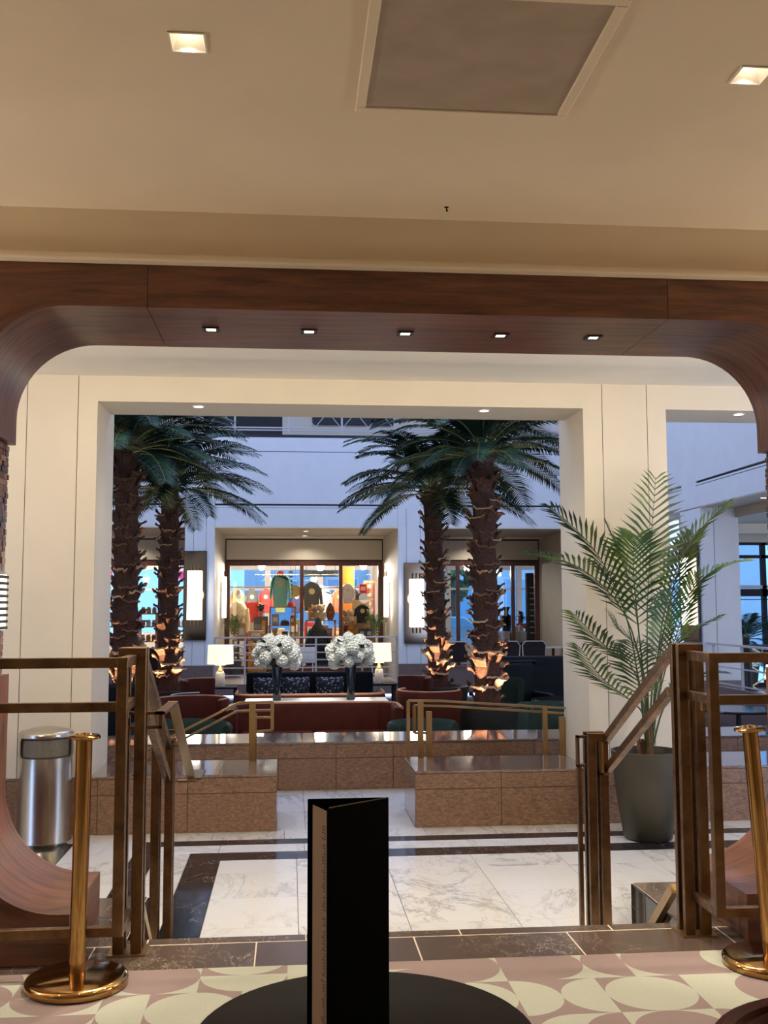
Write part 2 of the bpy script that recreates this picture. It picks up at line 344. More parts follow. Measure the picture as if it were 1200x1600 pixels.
for k in range(-5, 7): inst(tm2, 'nosing_tile', fl, (.08+.3425+.685*k, 4.662, 0))
# cheek landings either side of the steps and the steps themselves
for nm, x0, x1 in (('cheek_left', -4., -.70), ('cheek_right', 1.80, 5.)):
    MB().box(x0, x1, 4.70, 5.37, -.5, -.003).build('landing_bed', M_GROUT, fl)
ct = tile_mesh(.50, .33, .012, M_MBROWN)
for k in range(6):
    for j in range(2):
        inst(ct, 'landing_tile', fl, (1.80+.252+.506*k, 4.70+.167+.336*j, 0)); inst(ct, 'landing_tile', fl, (-.70-.252-.506*k, 4.70+.167+.336*j, 0))
for k in range(2):
    MB().box(-.70, 1.80, 4.70, 5.03+.35*k, -.5, -.117*(k+1)).build('step', M_MBROWN, fl, bevel=.006)
for k in range(3):
    MB().box(1.785, 1.80, 4.72+.218*k, 4.93+.218*k, -.34, -.004).build('cheek_tile', M_MDARK, fl); MB().box(-.70, -.685, 4.72+.218*k, 4.93+.218*k, -.34, -.004).build('cheek_tile', M_MDARK, fl)
ce = struct('ceiling', label='warm white plaster ceiling with a square air grille')
MB().box(-4, 5, -3.2, 4.40, 3.15, 3.4).build('ceiling_board', M_CEIL, ce)
MB().box(-4, 5, 4.36, 5.2, 2.955, 3.4).build('bulkhead', M_CEIL, ce)
MB().box(-4, 5, 4.335, 4.40, 2.92, 2.957).build('bulkhead_lip', M_CEIL, ce, bevel=.012, seg=3)
for nm, b in (('wall_left', (-4.2,-4,-3.2,5.2,-.5,3.4)), ('wall_right', (5,5.2,-3.2,5.2,-.5,3.4)), ('wall_back', (-4.2,5.2,-3.4,-3.2,-.5,3.4))):
    o = MB().box(*b).build(nm, M_BEIGE); tag(o, kind='structure')
# walls that carry on from the portal to each side
o = MB().box(-4, -1.56, 4.46, 5.06, -.02, 2.96).box(-1.60, -1.36, 4.46, 5.04, .6, 2.6).build('wall_portal_left', M_WOODX); tag(o, kind='structure')
o = MB().box(2.65, 5, 4.46, 5.06, -.02, 2.96).box(2.46, 2.69, 4.46, 5.04, .6, 2.6).build('wall_portal_right', M_WOODX); tag(o, kind='structure')

# ---- curved walnut portal: veneer panels along a profile in x-z
por = struct('trim_1', (0.546, 4.40, 0), 'curved walnut portal framing the steps')
Y0, Y1 = 4.40, 5.08
XL, XR, ZB = -1.331, 2.424, 2.735
def arc(cx, cz, r, a0, a1, n): return [(cx+r*math.cos(R(a0+(a1-a0)*k/n)), cz+r*math.sin(R(a0+(a1-a0)*k/n))) for k in range(n+1)]
def strip(inner, outer, name, u0=0):
    m = MB(); uv = []; u = u0; n = len(inner)
    def put(p, y, uvv): m.v.append((p[0], y, p[1])); uv.append(uvv)
    us = [u0]
    for i in range(1, n): us.append(us[-1]+math.hypot(inner[i][0]-inner[i-1][0], inner[i][1]-inner[i-1][1]))
    for side in range(4):
        b = len(m.v)
        for i in range(n):
            if side == 0: put(inner[i], Y0, (us[i], 0)); put(inner[i], Y1, (us[i], .68))
            elif side == 1: put(inner[i], Y0, (us[i], 1.5)); put(outer[i], Y0, (us[i], 1.69))
            elif side == 2: put(inner[i], Y1, (us[i], 2.5)); put(outer[i], Y1, (us[i], 2.69))
            else: put(outer[i], Y0, (us[i], 3)); put(outer[i], Y1, (us[i], 3.68))
        for i in range(n-1): m.f.append((b+2*i, b+2*i+1, b+2*i+3, b+2*i+2)); m.m.append(0)
    for i in (0, n-1):
        b = len(m.v); put(inner[i], Y0, (5, 0)); put(inner[i], Y1, (5.68, 0)); put(outer[i], Y1, (5.68, .2)); put(outer[i], Y0, (5, .2)); m.f.append((b,b+1,b+2,b+3)); m.m.append(0)
    m.uv = uv; ob = m.build(name, M_WOOD_UV, por); 
    ob.data.polygons.foreach_set('use_smooth', [True]*len(ob.data.polygons)); ob.data.set_sharp_from_angle(angle=R(30)); return ob
r, T = .38, .19
def mir(l): return [(2*.546-x, z) for x, z in l]
upin = [(XL, 2.23)]+arc(XL+r, ZB-r, r, 180, 90, 14)+[(-.62, ZB)]
upout = [(XL-T, 2.23)]+[(XL-T, 2.36+(ZB+T-2.36)*k/7) for k in range(8)]+[(XL-T+(.571)*k/7, ZB+T) for k in range(1, 8)]+[(-.62, ZB+T)]
strip(upin, upout, 'veneer_panel'); strip([(-.617, ZB), (.546, ZB), (1.70, ZB)], [(-.617, ZB+T), (.546, ZB+T), (1.70, ZB+T)], 'veneer_panel', 2.2)
strip(mir(upin)[:-1]+[(1.703, ZB)], mir(upout)[:-1]+[(1.703, ZB+T)], 'veneer_panel', 5)
r2 = .40
loin = [(XL, 1.13)]+arc(XL+r2, .2+r2, r2, 180, 270, 14)+[(-.885, .2)]; loout = [(XL-T, 1.13)]+[(XL-T, .8-.798*k/7) for k in range(8)]+[(XL-T+(.60)*k/7, .002) for k in range(1, 8)]+[(-.885, .002)]
strip(loin, loout, 'veneer_foot', 7); strip([(x, z) for x, z in mir(loin)], [(x, z) for x, z in mir(loout)], 'veneer_foot', 9)
# recessed wood-block mosaic between upper and lower veneer
mz = struct('trim_2', (XL-.03, 4.5, 1.13), 'wood block mosaic inset in the portal legs')
MB().box(XL-.10, XL-.035, Y0+.04, Y1-.02, 1.13, 2.23).build('backing', M_TRIMB, mz); MB().box(XR+.035, XR+.10, Y0+.04, Y1-.02, 1.13, 2.23).build('backing', M_TRIMB, mz)
rnd = random.Random(31)
M_MOS = [wood('mosaic_block_%d' % k, a, b, 'Object', (6,6,1.2), .4) for k, (a, b) in enumerate(((c(60,36,26), c(92,60,44)), (c(92,60,44), c(132,92,66)), (c(128,90,66), c(178,134,104))))]
for side in (0, 1):
    m = MB(); X = XL-.036 if side == 0 else XR+.036; sg = 1 if side == 0 else -1; z = 1.135
    while z < 2.20:
        h_ = rnd.uniform(.024, .034); y = Y0+.045
        while y < Y1-.04:
            w_ = min(rnd.uniform(.03, .06), Y1-.022-y); d_ = rnd.uniform(.008, .016)
            m.box(min(X, X+sg*d_), max(X, X+sg*d_), y, y+w_-.004, z, z+h_-.004, rnd.choice((0,0,1,1,2))); y += w_
        z += h_
    o = m.build('block_mosaic', M_MOS, mz); o['kind'] = 'stuff'
# ---- lobby: marble floor
lf = struct('floor_lobby', (0,0,LZ), 'white marble lobby floor with dark border bands')
MB().box(-6, 9, 4.7, 10.3, LZ-.2, LZ-.006).build('tile_bed', M_GROUTD, lf)
def tiles(x0, x1, y0, y1, mat, name='floor_tile', g=.0035):
    me = tile_mesh(x1-x0-g, y1-y0-g, .006, mat, .0008); inst(me, name, lf, ((x0+x1)/2, (y0+y1)/2, 0))
gx = [-.48]+[.06+.627*k for k in range(0, 14)]
gy = [7.53, 7.174, 6.575, 5.975, 5.375, 4.775]
for i in range(len(gx)-1):
    for j in range(len(gy)-1): tiles(gx[i], gx[i+1], gy[j+1], gy[j], M_MARB)
bx = [-.71+.62*k for k in range(15)]
for i in range(len(bx)-1): tiles(bx[i], bx[i+1], 7.53, 7.765, M_MDARK, 'band_tile')
for j in range(5): tiles(-.71, -.48, 7.53-.56*(j+1), 7.53-.56*j, M_MDARK, 'band_tile')
wx = [-.95]+[.12+.627*k for k in range(-1, 14)]
for i in range(len(wx)-1): tiles(wx[i], wx[i+1], 7.765, 8.0, M_MARB)
for j in range(5): tiles(-.95, -.71, 7.765-.6*(j+1), 7.765-.6*j, M_MARB)
b2 = [-1.12+.66*k for k in range(15)]
for i in range(len(b2)-1): tiles(b2[i], b2[i+1], 8.0, 8.17, M_MDARK, 'band_tile')
for j in range(5): tiles(-1.12, -.95, 8.0-.6*(j+1), 8.0-.6*j, M_MDARK, 'band_tile')
w2 = [-2.27+.56*k for k in range(18)]
for i in range(len(w2)-1): tiles(w2[i], w2[i+1], 8.17, 8.47, M_MARB)
for a, b in ((-1.62,-1.12), (-2.12,-1.62)):
    for j in range(5): tiles(a, b, 8.17-.6*(j+1), 8.17-.6*j, M_MARB if a > -1.7 else M_MDARK)
tiles(-.095, .14, 8.47, 9.25, M_MARB); tiles(.14, .70, 8.47, 9.25, M_MARB); tiles(.70, 1.03, 8.47, 9.25, M_MARB)
for k in range(8):
    x0 = -2.66+.56*k; tiles(x0, x0+.56, 9.25, 10.26, M_MARB if x0 < .9 else M_MDARK)
# ---- lobby ceiling and side walls
lc = struct('ceiling_lobby', label='cream lobby ceiling beyond the portal')
MB().box(-6, 9, 7.62, 8.46, 3.335, 3.6).build('ceiling_board', M_LOBC, lc); MB().box(-6, 9, 5.08, 7.64, 3.30, 3.6).build('ceiling_drop', M_LOBC, lc)
MB().box(-6, 9, 5.06, 5.10, 2.93, 3.4).build('portal_back', M_CREAM, lc)
for nm, b in (('wall_lobby_left', (-6.2,-6,4.4,24,-.9,12)), ('wall_lobby_right', (9,9.2,4.4,10.4,-.9,4))):
    tag(MB().box(*b).build(nm, M_CREAM), kind='structure')
# ---- cream piers and header around the big openings (panels with shadow gaps)
wf = struct('wall_front', (0, 8.45, 0), 'cream panelled piers and header around the tall openings')
def panels(y0, y1, xs, z0, z1, par, mat, g=.006, face=.006):
    for a, b in zip(xs[:-1], xs[1:]): MB().box(a+g/2, b-g/2, y0, y0+face+.01, z0, z1).build('wall_panel', mat, par)
MB().box(-6, -1.571, 8.462, 9.24, .10, 3.34).build('pier_core', M_CREAM, wf); MB().box(2.49, 3.22, 8.462, 9.24, .10, 3.34).build('pier_core', M_CREAM, wf); MB().box(6.6, 9, 8.462, 9.24, .10, 3.34).build('pier_core', M_CREAM, wf)
MB().box(-1.571, 2.49, 8.462, 9.04, 3.122, 12).box(3.22, 6.6, 8.462, 9.04, 3.122, 12).box(-6, -1.571, 8.47, 9.04, 3.34, 12).box(2.49, 3.22, 8.47, 9.04, 3.34, 12).box(6.6, 9, 8.47, 9.04, 3.34, 12).build('header_core', M_CREAM, wf)
panels(8.45, 8.46, [-3.4, -2.1325, -1.728], .10, 3.335, wf, M_CREAM); MB().box(-1.725, -1.571, 8.45, 8.466, .10, 3.335).build('wall_panel', M_CREAM, wf)
MB().box(2.49, 2.655, 8.45, 8.466, .10, 3.335).build('wall_panel', M_CREAM, wf); panels(8.45, 8.46, [2.658, 3.052], .10, 3.335, wf, M_CREAM); MB().box(3.055, 3.22, 8.45, 8.466, .10, 3.335).build('wall_panel', M_CREAM, wf)
MB().box(-1.571, 2.49, 8.45, 8.466, 3.122, 3.335).build('wall_panel', M_CREAM, wf); MB().box(3.22, 6.6, 8.45, 8.466, 3.122, 3.335).build('wall_panel', M_CREAM, wf)
for x in (-2.1325, -1.7265, 2.6565, 3.0535): MB().box(x-.004, x+.004, 8.4595, 8.4635, .10, 3.335).build('shadow_gap', M_GAP, wf)
# ---- granite plinths under the piers
def plinth(name, xs, y0, y1, top, label, topjoints, endside=None):
    p = struct(name, (xs[0], y0, LZ), label); g = .005
    MB().box(xs[0]+.012, xs[-1]-.012, y0+.012, y1-.012, LZ, top-.02).build('core', M_GROUTD, p)
    for a, b in zip(xs[:-1], xs[1:]):
        for z0, z1 in ((LZ, LZ+.305), (LZ+.305, top-.022)):
            me = MB().box(-(b-a-g)/2, (b-a-g)/2, 0, .03, 0, z1-z0-g).mesh('granite_block', M_GRAN)
            inst(me, 'granite_block', p, ((a+b)/2-xs[0], 0, z0+g/2-LZ))
    for X in (xs[0], xs[-1]):
        for z0, z1 in ((LZ, LZ+.305), (LZ+.305, top-.022)):
            MB().box(X-.0005 if X == xs[0] else X-.03, X+.03 if X == xs[0] else X+.0005, y0+.031, y1, z0+.002, z1-.002).build('end_block', M_GRANTOP, p)
    for a, b in zip(topjoints[:-1], topjoints[1:]):
        MB().box(a+.001, b-.001, y0-.002, y1, top-.022, top).build('top_slab', M_GRANTOP, p, bevel=.003)
    return p
plinth('wall_plinth_left', [-3.62,-2.915,-2.21,-1.505,-.80,-.095], 8.45, 9.25, .10, 'low brown granite plinth left of the gap', [-3.62,-2.66,-1.96,-1.26,-.56,-.094])
plinth('wall_plinth_right', [1.03,1.74,2.45,3.155,3.86,4.565,5.27,5.975,6.68], 8.45, 9.25, .10, 'low brown granite plinth right of the gap', [1.029,2.45,3.6,4.8,6.68])
plinth('wall_lounge_edge', [-5.96,-5.2,-4.49,-3.78,-3.0,-2.24,-1.52,-.81,-.10,.465,1.03,1.74,2.45,3.155,3.86,4.565,5.27,6.2], 10.25, 11.0, .112, 'low brown granite wall along the lounge edge', [-5.96,-5,-4,-3,-1.9,-.85,.25,.95,2.2,3.3,4.4,5.5,6.2])

# ---- atrium shell
af = struct('floor_lounge', label='dark sunken lounge floor'); MB().box(-6, 7.8, 10.9, 23.9, SZ-.2, SZ).build('floor_slab', M_MDARK, af); MB().box(7.8, 14, 8.5, 21.75, -.6, LZ).build('side_floor_slab', M_MARB, af)
MB().box(-6, 9, 10.26, 10.95, SZ-.2, SZ).build('passage_slab', M_MDARK, af)
FY, BY = 24.0, 28.0   # atrium face, shopfront line
wa = struct('wall_atrium', (0, FY, 0), 'white panelled atrium wall with recessed shop bays')
bays = [(-6.6, -2.42), (-1.733, 2.542), (3.271, 6.9)]
piers = [(-8, -6.6), (-2.42, -1.733), (2.542, 3.271), (6.9, 8.2)]
GZ = 3.786
for a, b in piers:
    tag(MB().box(a, b, FY+.013, BY+.2, LZ, 3.30).build('wall_bay_pier', M_BEIGE), kind='structure')
    MB().box(a, b, FY-.02, FY+.012, -.6, -.27).build('granite_slab', M_GRANMAUVE, wa); MB().box(a, b, FY-.02, FY+.012, -.265, .08).build('granite_slab', M_GRANMAUVE, wa)
    mid = (a+b)/2; xs = [a, a+.20, b-.20, b]
    for p, q in zip(xs[:-1], xs[1:]): MB().box(p+.005, q-.005, FY-.012, FY+.012, .085, GZ-.06).build('wall_panel', M_WHITE, wa)
for a, b in bays:
    MB().box(a, b, FY-.012, FY+.3, 3.306, GZ-.06).build('wall_panel', M_WHITE, wa)
    MB().box(a, b, FY-.016, FY+.2, 3.26, 3.306).build('bay_lip', M_CREAM, wa)
MB().box(-8, 8, FY+.012, FY+.3, 3.31, 5.2).build('upper_core', M_DKLINE, wa)
for a, b in ((-8,-2.42), (-2.415,-1.738), (-1.733,2.542), (2.547,3.268), (3.271,8)):
    if b-a > 1: 
        MB().box(a, b, FY-.012, FY+.01, GZ-.052, GZ-.008).build('reveal_fillet', M_WHITE, wa)
        MB().box(a+.003, b-.003, FY-.012, FY+.01, GZ+.035, 5.05).build('wall_panel', M_WHITE, wa)
    else: MB().box(a+.003, b-.003, FY-.012, FY+.01, GZ-.06, 5.05).build('wall_panel', M_WHITE, wa)
MB().box(-8, 8, FY-.012, FY+.3, 5.065, 5.40).build('balcony_edge', M_WHITE, wa)
MB().box(-8, 8, FY-.02, BY+3, 5.40, 5.46).build('balcony_slab', M_DKLINE, wa)
MB().box(-8, -4, FY+1.6, FY+2, 5.46, 12).box(-4, -2.2, FY+1.6, FY+2, 5.46, 12).box(-.2, 9, FY+1.6, FY+2, 5.46, 12).box(-2.2, -.2, FY+1.6, FY+2, 7.4, 12).build('balcony_back_wall', M_BEIGE, wa)
MB().box(-2.3, -.1, FY+3, FY+3.1, 5.46, 8).build('balcony_recess', M_DKLINE, wa)
MB().box(.55, 2.6, FY+1.55, FY+1.6, 6.0, 6.35).build('balcony_recess', M_DKLINE, wa)
tag(MB().box(-8, 8, FY+.0, BY+.3, 3.30, 3.31).build('ceiling_terrace', M_BEIGE), kind='structure')
tag(MB().box(-8, 8.0, FY-.015, BY+6, -.6, LZ).build('floor_terrace', M_GRANMAUVE), kind='structure')
for a, b in bays:
    wfa = struct('wall_fascia', ((a+b)/2, BY, 2.66)); MB().box(a, b, BY-.05, BY+.2, 2.66, 3.31).build('fascia_core', M_DKLINE, wfa); MB().box(a+.03, b-.03, BY-.075, BY-.04, 2.69, 3.22).build('fascia_panel', M_BEIGE, wfa)
    MB().box(a, b, BY-.5, BY-.04, 3.26, 3.299).build('fascia_lip', M_CREAM, wfa)
# balcony railing
br = thing('balcony_railing', 'pale steel balcony railing with crossed panels above the atrium wall', 'railing', (0, FY+.05, 5.46))
for x in [-7.6+1.26*k for k in range(13)]: MB().box(x-.02, x+.02, FY+.03, FY+.07, 5.46, 6.5).build('post', M_RAILW, br)
for z in (5.56, 5.62, 6.45): MB().box(-7.6, 7.6, FY+.035, FY+.065, z, z+.03).build('rail', M_RAILW, br)
for k in range(12):
    x = -7.6+1.26*k
    if k % 3 != 2:
        for q in range(2):
            a = x+.03+.6*q; m = MB(); m.bar((a, FY+.05, 5.66), (a+.6, FY+.05, 6.4), .015, .015); m.bar((a, FY+.05, 6.4), (a+.6, FY+.05, 5.66), .015, .015); m.build('cross_brace', M_RAILW, br)
    else: MB().box(x, x+1.26, FY+.035, FY+.065, 5.92, 5.95).build('rail', M_RAILW, br)
# atrium right side wall with tall openings
wr = struct('wall_atrium_right', (7.8, 17, 0), 'white atrium side wall with a double reveal line and openings below')
def xwall(y0, y1, z0, z1, name, mat, d=.6): return MB().box(7.8, 7.8+d, y0, y1, z0, z1).build(name, mat, wr)
MB().box(7.83, 8.5, 9.0, 24, 3.31, 12).build('side_core', M_DKLINE, wr)
def xp(y0, y1, z0, z1): MB().box(7.8, 7.84, y0, y1, z0, z1).build('wall_panel', M_WHITE, wr)
for y0, y1 in ((9.1,19.0), (19.75,24)):
    xp(y0, y1, GZ+.03, 12); xp(y0, y1, GZ-.05, GZ-.015); xp(y0, y1, 3.306, GZ-.065)
xp(19.0, 19.75, 3.306, 12)
MB().box(7.8, 8.5, 9.1, 24, 3.29, 3.312).build('side_soffit', M_BEIGE, wr)
MB().box(7.8, 8.55, 18.85, 19.85, .02, 3.30).build('side_pier', M_WHITE, wr); MB().box(7.78, 8.56, 18.82, 19.88, -.6, .02).build('side_pier_base', M_GRANMAUVE, wr)
MB().box(8.06, 8.066, 18.845, 18.852, .02, 3.3).build('shadow_gap', M_GAP, wr)
MB().box(7.8, 8.55, 22.4, 24.0, -.6, 3.30).build('side_pier', M_WHITE, wr); MB().box(7.8, 8.55, 9.1, 12.0, -.6, 3.30).build('side_pier', M_WHITE, wr)
MB().box(8.5, 14, 9.1, 21.7, 3.1, 3.3).build('side_ceiling', M_BEIGE, wr); MB().box(8.5, 14, 20.2, 20.4, 2.9, 3.1).build('side_ceiling_drop', M_CREAM, wr)
MB().box(13.9, 14, 9, 21.7, -.6, 3.3).build('side_far_wall', M_WHITE, wr)
# roof with skylight hole
rf = struct('roof', label='atrium roof ring round the skylight'); MB().box(-6.2, -6, 9, 24, 11.9, 12.1).box(-6.2, 8.5, 9, 11.5, 11.9, 12.1).box(-6.2, 8.5, 22.5, 26.2, 11.9, 12.1).box(6, 8.5, 11.5, 22.5, 11.9, 12.1).build('roof_ring', M_WHITE, rf)
for k in range(5): MB().box(-6+2.4*k+1.15, -6+2.4*k+1.25, 11.5, 22.5, 11.95, 12.1).build('glazing_bar', M_RAILW, rf)
# shop rooms behind
for nm, b in (('ceiling_shops', (-8, 9, BY+.2, BY+6, 2.75, 2.95)), ('wall_party_left', (-2.55, -2.45, BY+.21, BY+5.9, LZ, 2.75)), ('wall_party_right', (2.75, 2.85, BY+.21, BY+5.9, LZ, 2.75)), ('wall_shop_left_end', (-8, -7.9, BY, BY+6, LZ, 2.75)), ('wall_shop_right_end', (8.55, 9.0, BY, BY+6, LZ, 2.75))):
    tag(MB().box(*b).build(nm, M_CREAM), kind='structure')

# =================================================================== SHOPFRONT GLAZING
def shopfront(name, x0, x1, mull, label, door=None):
    t = thing(name, label, 'shopfront', (x0, BY, LZ)); y0, y1 = BY-.04, BY+.06; zt = 2.66
    MB().box(x0, x1, y0, y1, zt-.13, zt).build('head_rail', M_WOODX, t, bevel=.006)
    MB().box(x0, x1, y0, y1, LZ, LZ+.18).build('bottom_rail', M_WOODX, t, bevel=.006)
    xs = [x0]+mull+[x1]
    for i, x in enumerate(xs):
        w = .10 if 0 < i < len(xs)-1 else .13
        a = x if i == 0 else (x-w if i == len(xs)-1 else x-w/2)
        MB().box(a, a+w, y0-.005, y1, LZ+.0, zt-.01).build('mullion', M_WOODX, t, bevel=.006)
    for a, b in zip(xs[:-1], xs[1:]): MB().box(a+.06, b-.06, BY, BY+.012, LZ+.18, zt-.13).build('pane', M_GLASS, t)
    return t
shopfront('shopfront', -1.733, 2.542, [.33, 1.39], 'brown wooden glazed front of the gift shop behind the flowers')
shopfront('shopfront', -6.6, -2.42, [-5.2, -4.28, -3.46], 'brown wooden glazed front seen between the two left palms')
shopfront('shopfront', 3.271, 6.9, [4.62, 5.28, 6.86-.75+.05], 'brown wooden glazed front of the blue lit cafe on the right')

# outside street seen through the shops
st = struct('ground_street', label='pavement outside the shops'); MB().box(-30, 30, BY+6, 60, LZ-.3, LZ-.05).build('pavement', M_BEIGE, st)
def back_windows(n, x0, x1, k, zlo=.35):
    w = struct('window_%d' % n, (x0, BY+6, LZ), 'tall white framed street windows behind the shop'); d = (x1-x0)/k
    MB().box(x0, x1, BY+5.95, BY+6.1, LZ, zlo).box(x0, x1, BY+5.95, BY+6.1, 2.62, 2.95).build('wall_band', M_WHITE, w)
    for i in range(k+1): MB().box(x0+d*i-.09, x0+d*i+.09, BY+5.95, BY+6.1, zlo, 2.62).build('frame_post', M_WHITE, w)
    for i in range(k):
        MB().box(x0+d*i+.09, x0+d*i+d-.09, BY+6.0, BY+6.05, 1.95, 2.02).build('transom', M_WHITE, w)
        MB().box(x0+d*i+.09, x0+d*i+d-.09, BY+6.02, BY+6.03, zlo, 2.62).build('pane', M_GLASST, w)
back_windows(1, -2.45, 2.75, 3, .6); back_windows(2, 2.85, 8.9, 5, .2); back_windows(3, -7.9, -2.55, 4, .6)
M_FACADE = paint('pale_facade_paint', c(206,212,220))
bd = thing('street_building', 'pale street building seen through the cafe windows', 'building', (6, 46, LZ-.05))
MB().box(-2, 22, 46, 50, LZ-.05, 9).build('facade_wall', M_FACADE, bd)
M_PANE = plain('pale_blue_pane', c(140,184,212), .1)
for k in range(8):
    f = MB().box(-1+2.6*k, .5+2.6*k, 45.9, 46.02, .3, 2.7).build('window_frame', M_WHITE, bd); MB().box(-.9+2.6*k, .4+2.6*k, 45.88, 45.9, .4, 2.6).build('window_pane', M_PANE, f)
    MB().box(.9+2.6*k, 1.3+2.6*k, 45.8, 46.0, LZ, 4).build('pilaster', M_WHITE, bd)
ct_ = thing('street_tree', 'green street tree outside the cafe window', 'tree', (6.4, 40, LZ-.05))
MB().tube([(6.4,40,LZ-.05),(6.45,40,1.2),(6.3,40,2.4)], .12, 7).build('trunk', M_STEMB, ct_)
rnd = random.Random(3); m = MB()
for k in range(26): m.ball((6.4+rnd.gauss(0,.4), 40+rnd.gauss(0,.4), 2.5+rnd.gauss(0,.4)), .22, n=6, m=4, lump=.3, rnd=rnd)
m.build('crown', M_LEAF, ct_)
car = thing('parked_car', 'pale car parked outside the cafe windows', 'car', (5.7, 37.5, LZ-.05))
m = MB(); m.prism([(3.9,.0),(7.6,.0),(7.65,.45),(6.9,.62),(6.3,1.02),(5.0,1.04),(4.3,.66),(3.85,.5)], 36.7, 38.3, axis=1)
m.build('car_body', plain('pale_car_paint', c(190,200,210), .25, .3), car, bevel=.06, seg=2)
MB().prism([(4.6,.66),(6.6,.66),(6.22,.98),(5.05,1.0)], 36.685, 38.315, axis=1).build('side_window', M_PANE, car)
for x in (4.6, 6.9): MB().tube([(x, 36.68, 0), (x, 36.9, 0)], .32, 16).build('wheel', M_TRIMB, car)

# =================================================================== LIGHTS (fixtures carry their own lamps)
def square_downlight(loc, s, power, label, size=92, warm=WARM):
    t = thing('downlight', label, 'light', loc, 'square recessed downlights'); x, y, z = loc; a = s/2; b = s*.28; h = s*.55
    m = MB(); m.add([(-a,-a,0),(a,-a,0),(a,a,0),(-a,a,0),(-b,-b,h),(b,-b,h),(b,b,h),(-b,b,h)], [(0,1,5,4),(1,2,6,5),(2,3,7,6),(3,0,4,7)]); m.build('reflector', M_REFL, t, local=True)
    MB().box(-b, b, -b, b, h-.004, h+.01).build('lens', M_LED, t, local=True)
    e = .006; m = MB()
    for q in ((-a-e,a+e,-a-e,-a),(-a-e,a+e,a,a+e),(-a-e,-a,-a,a),(a,a+e,-a,a)): m.box(*q, -.003, .02)
    m.build('trim_ring', M_CREAM, t, local=True)
    spot((x, y, z+.01), power, warm, size, .6, (0, .32, -1), .03); return t
CZ = 3.15
square_downlight((-.315, 3.0, CZ-.001), .10, P_ROOM, 'square recessed downlight left of the air grille')
square_downlight((1.475, 3.04, CZ-.001), .10, P_ROOM, 'square recessed downlight right of the air grille at the frame edge')
for x in (-2.1, 3.2): spot((x, 3.0, CZ-.02), P_ROOM, WARM, 92, .6, (0, .32, -1))
for sx, x in ((1, -4), (-1, 5)):  # lamps added out of view to brighten the near ceiling
    for y in (1.2, 4.12):
        t = thing('fill_lamp', 'added opal fill lamp on the %s side wall, %s, outside the frame' % ('left' if sx > 0 else 'right', 'near the portal' if y > 2 else 'nearer the camera'), 'lamp', (x, y, 2.1))
        MB().box(0, sx*.02, -.06, .06, -.1, .1).build('back_plate', M_GOLD, t, local=True); MB().ball((sx*.13, 0, .02), .09, n=14, m=10).build('opal_globe', M_SHADE, t, smooth=True, local=True); MB().bar((sx*.02,0,0), (sx*.06,0,.0), .02, .02).build('arm', M_GOLD, t, local=True)
        point((x+sx*.30, y, 2.12), P_SIDE*(3.3 if y > 2 else .06), WARM, .1)
for x, w in ((-2.3, 'left'), (3.4, 'right')):  # lamps added behind the portal to brighten the lobby ceiling and piers
    t = thing('fill_lamp', 'added opal fill lamp on the back of the portal wall, %s side, hidden from the front' % w, 'lamp', (x, 5.12, 2.0))
    MB().box(-.06, .06, -.02, .0, -.1, .1).build('back_plate', M_GOLD, t, local=True); MB().ball((0, .12, .02), .08, n=14, m=10).build('opal_globe', M_SHADE, t, smooth=True, local=True); MB().bar((0,0,0), (0,.05,0), .02, .02).build('arm', M_GOLD, t, local=True)
    point((x, 5.55, 2.05), P_BACK, WARM2, .12)
# ceiling boards stay whole: the downlights are cut in by a boolean so that the reflectors recess
cut = MB()
for x, y in ((-.315,3.0),(1.475,3.04)): cut.box(x-.05, x+.05, y-.05, y+.05, 3.0, 3.22)
cb = [o for o in ce.children if o.name.startswith('ceiling_board')][0]
def cutter(target, mb, name):
    me = mb.mesh(name, M_GAP); o = bpy.data.objects.new(name, me); COL.objects.link(o)
    t = target.matrix_world.translation; o.location = ORG.get(target.name, Vector((0,0,0)))*0
    md = target.modifiers.new('cut', 'BOOLEAN'); md.object = o; md.operation = 'DIFFERENCE'; md.solver = 'EXACT'
    dg = bpy.context.evaluated_depsgraph_get(); ev = target.evaluated_get(dg); nm = bpy.data.meshes.new_from_object(ev)
    target.modifiers.clear(); target.data = nm; bpy.data.objects.remove(o)
bpy.context.view_layer.update()
cutter(cb, cut, 'cut')
# small black-trimmed downlights in the portal
for i, x in enumerate((-.37, .085, .54, .998, 1.452)):
    t = thing('portal_downlight', ['first', 'second', 'third', 'fourth', 'fifth'][i]+' small black trimmed downlight from the left under the walnut beam', 'light', (x, 4.73, ZB), 'portal downlights')
    m = MB(); a, b = .038, .022
    for q in ((-a,a,-a,-b),(-a,a,b,a),(-a,-b,-b,b),(b,a,-b,b)): m.box(*q, -.006, .002)
    m.build('trim_ring', M_TRIMB, t, local=True); MB().box(-b, b, -b, b, -.003, .0).build('lens', M_LED, t, local=True)
    aim = (-.30 if i == 0 else (.24 if i == 4 else 0), 0, -1)
    spot((x, 4.73, ZB-.012), P_BEAM*(2.4 if aim[0] else 1), (1, .85, .66), 48 if aim[0] else 105, .6, aim, .02)
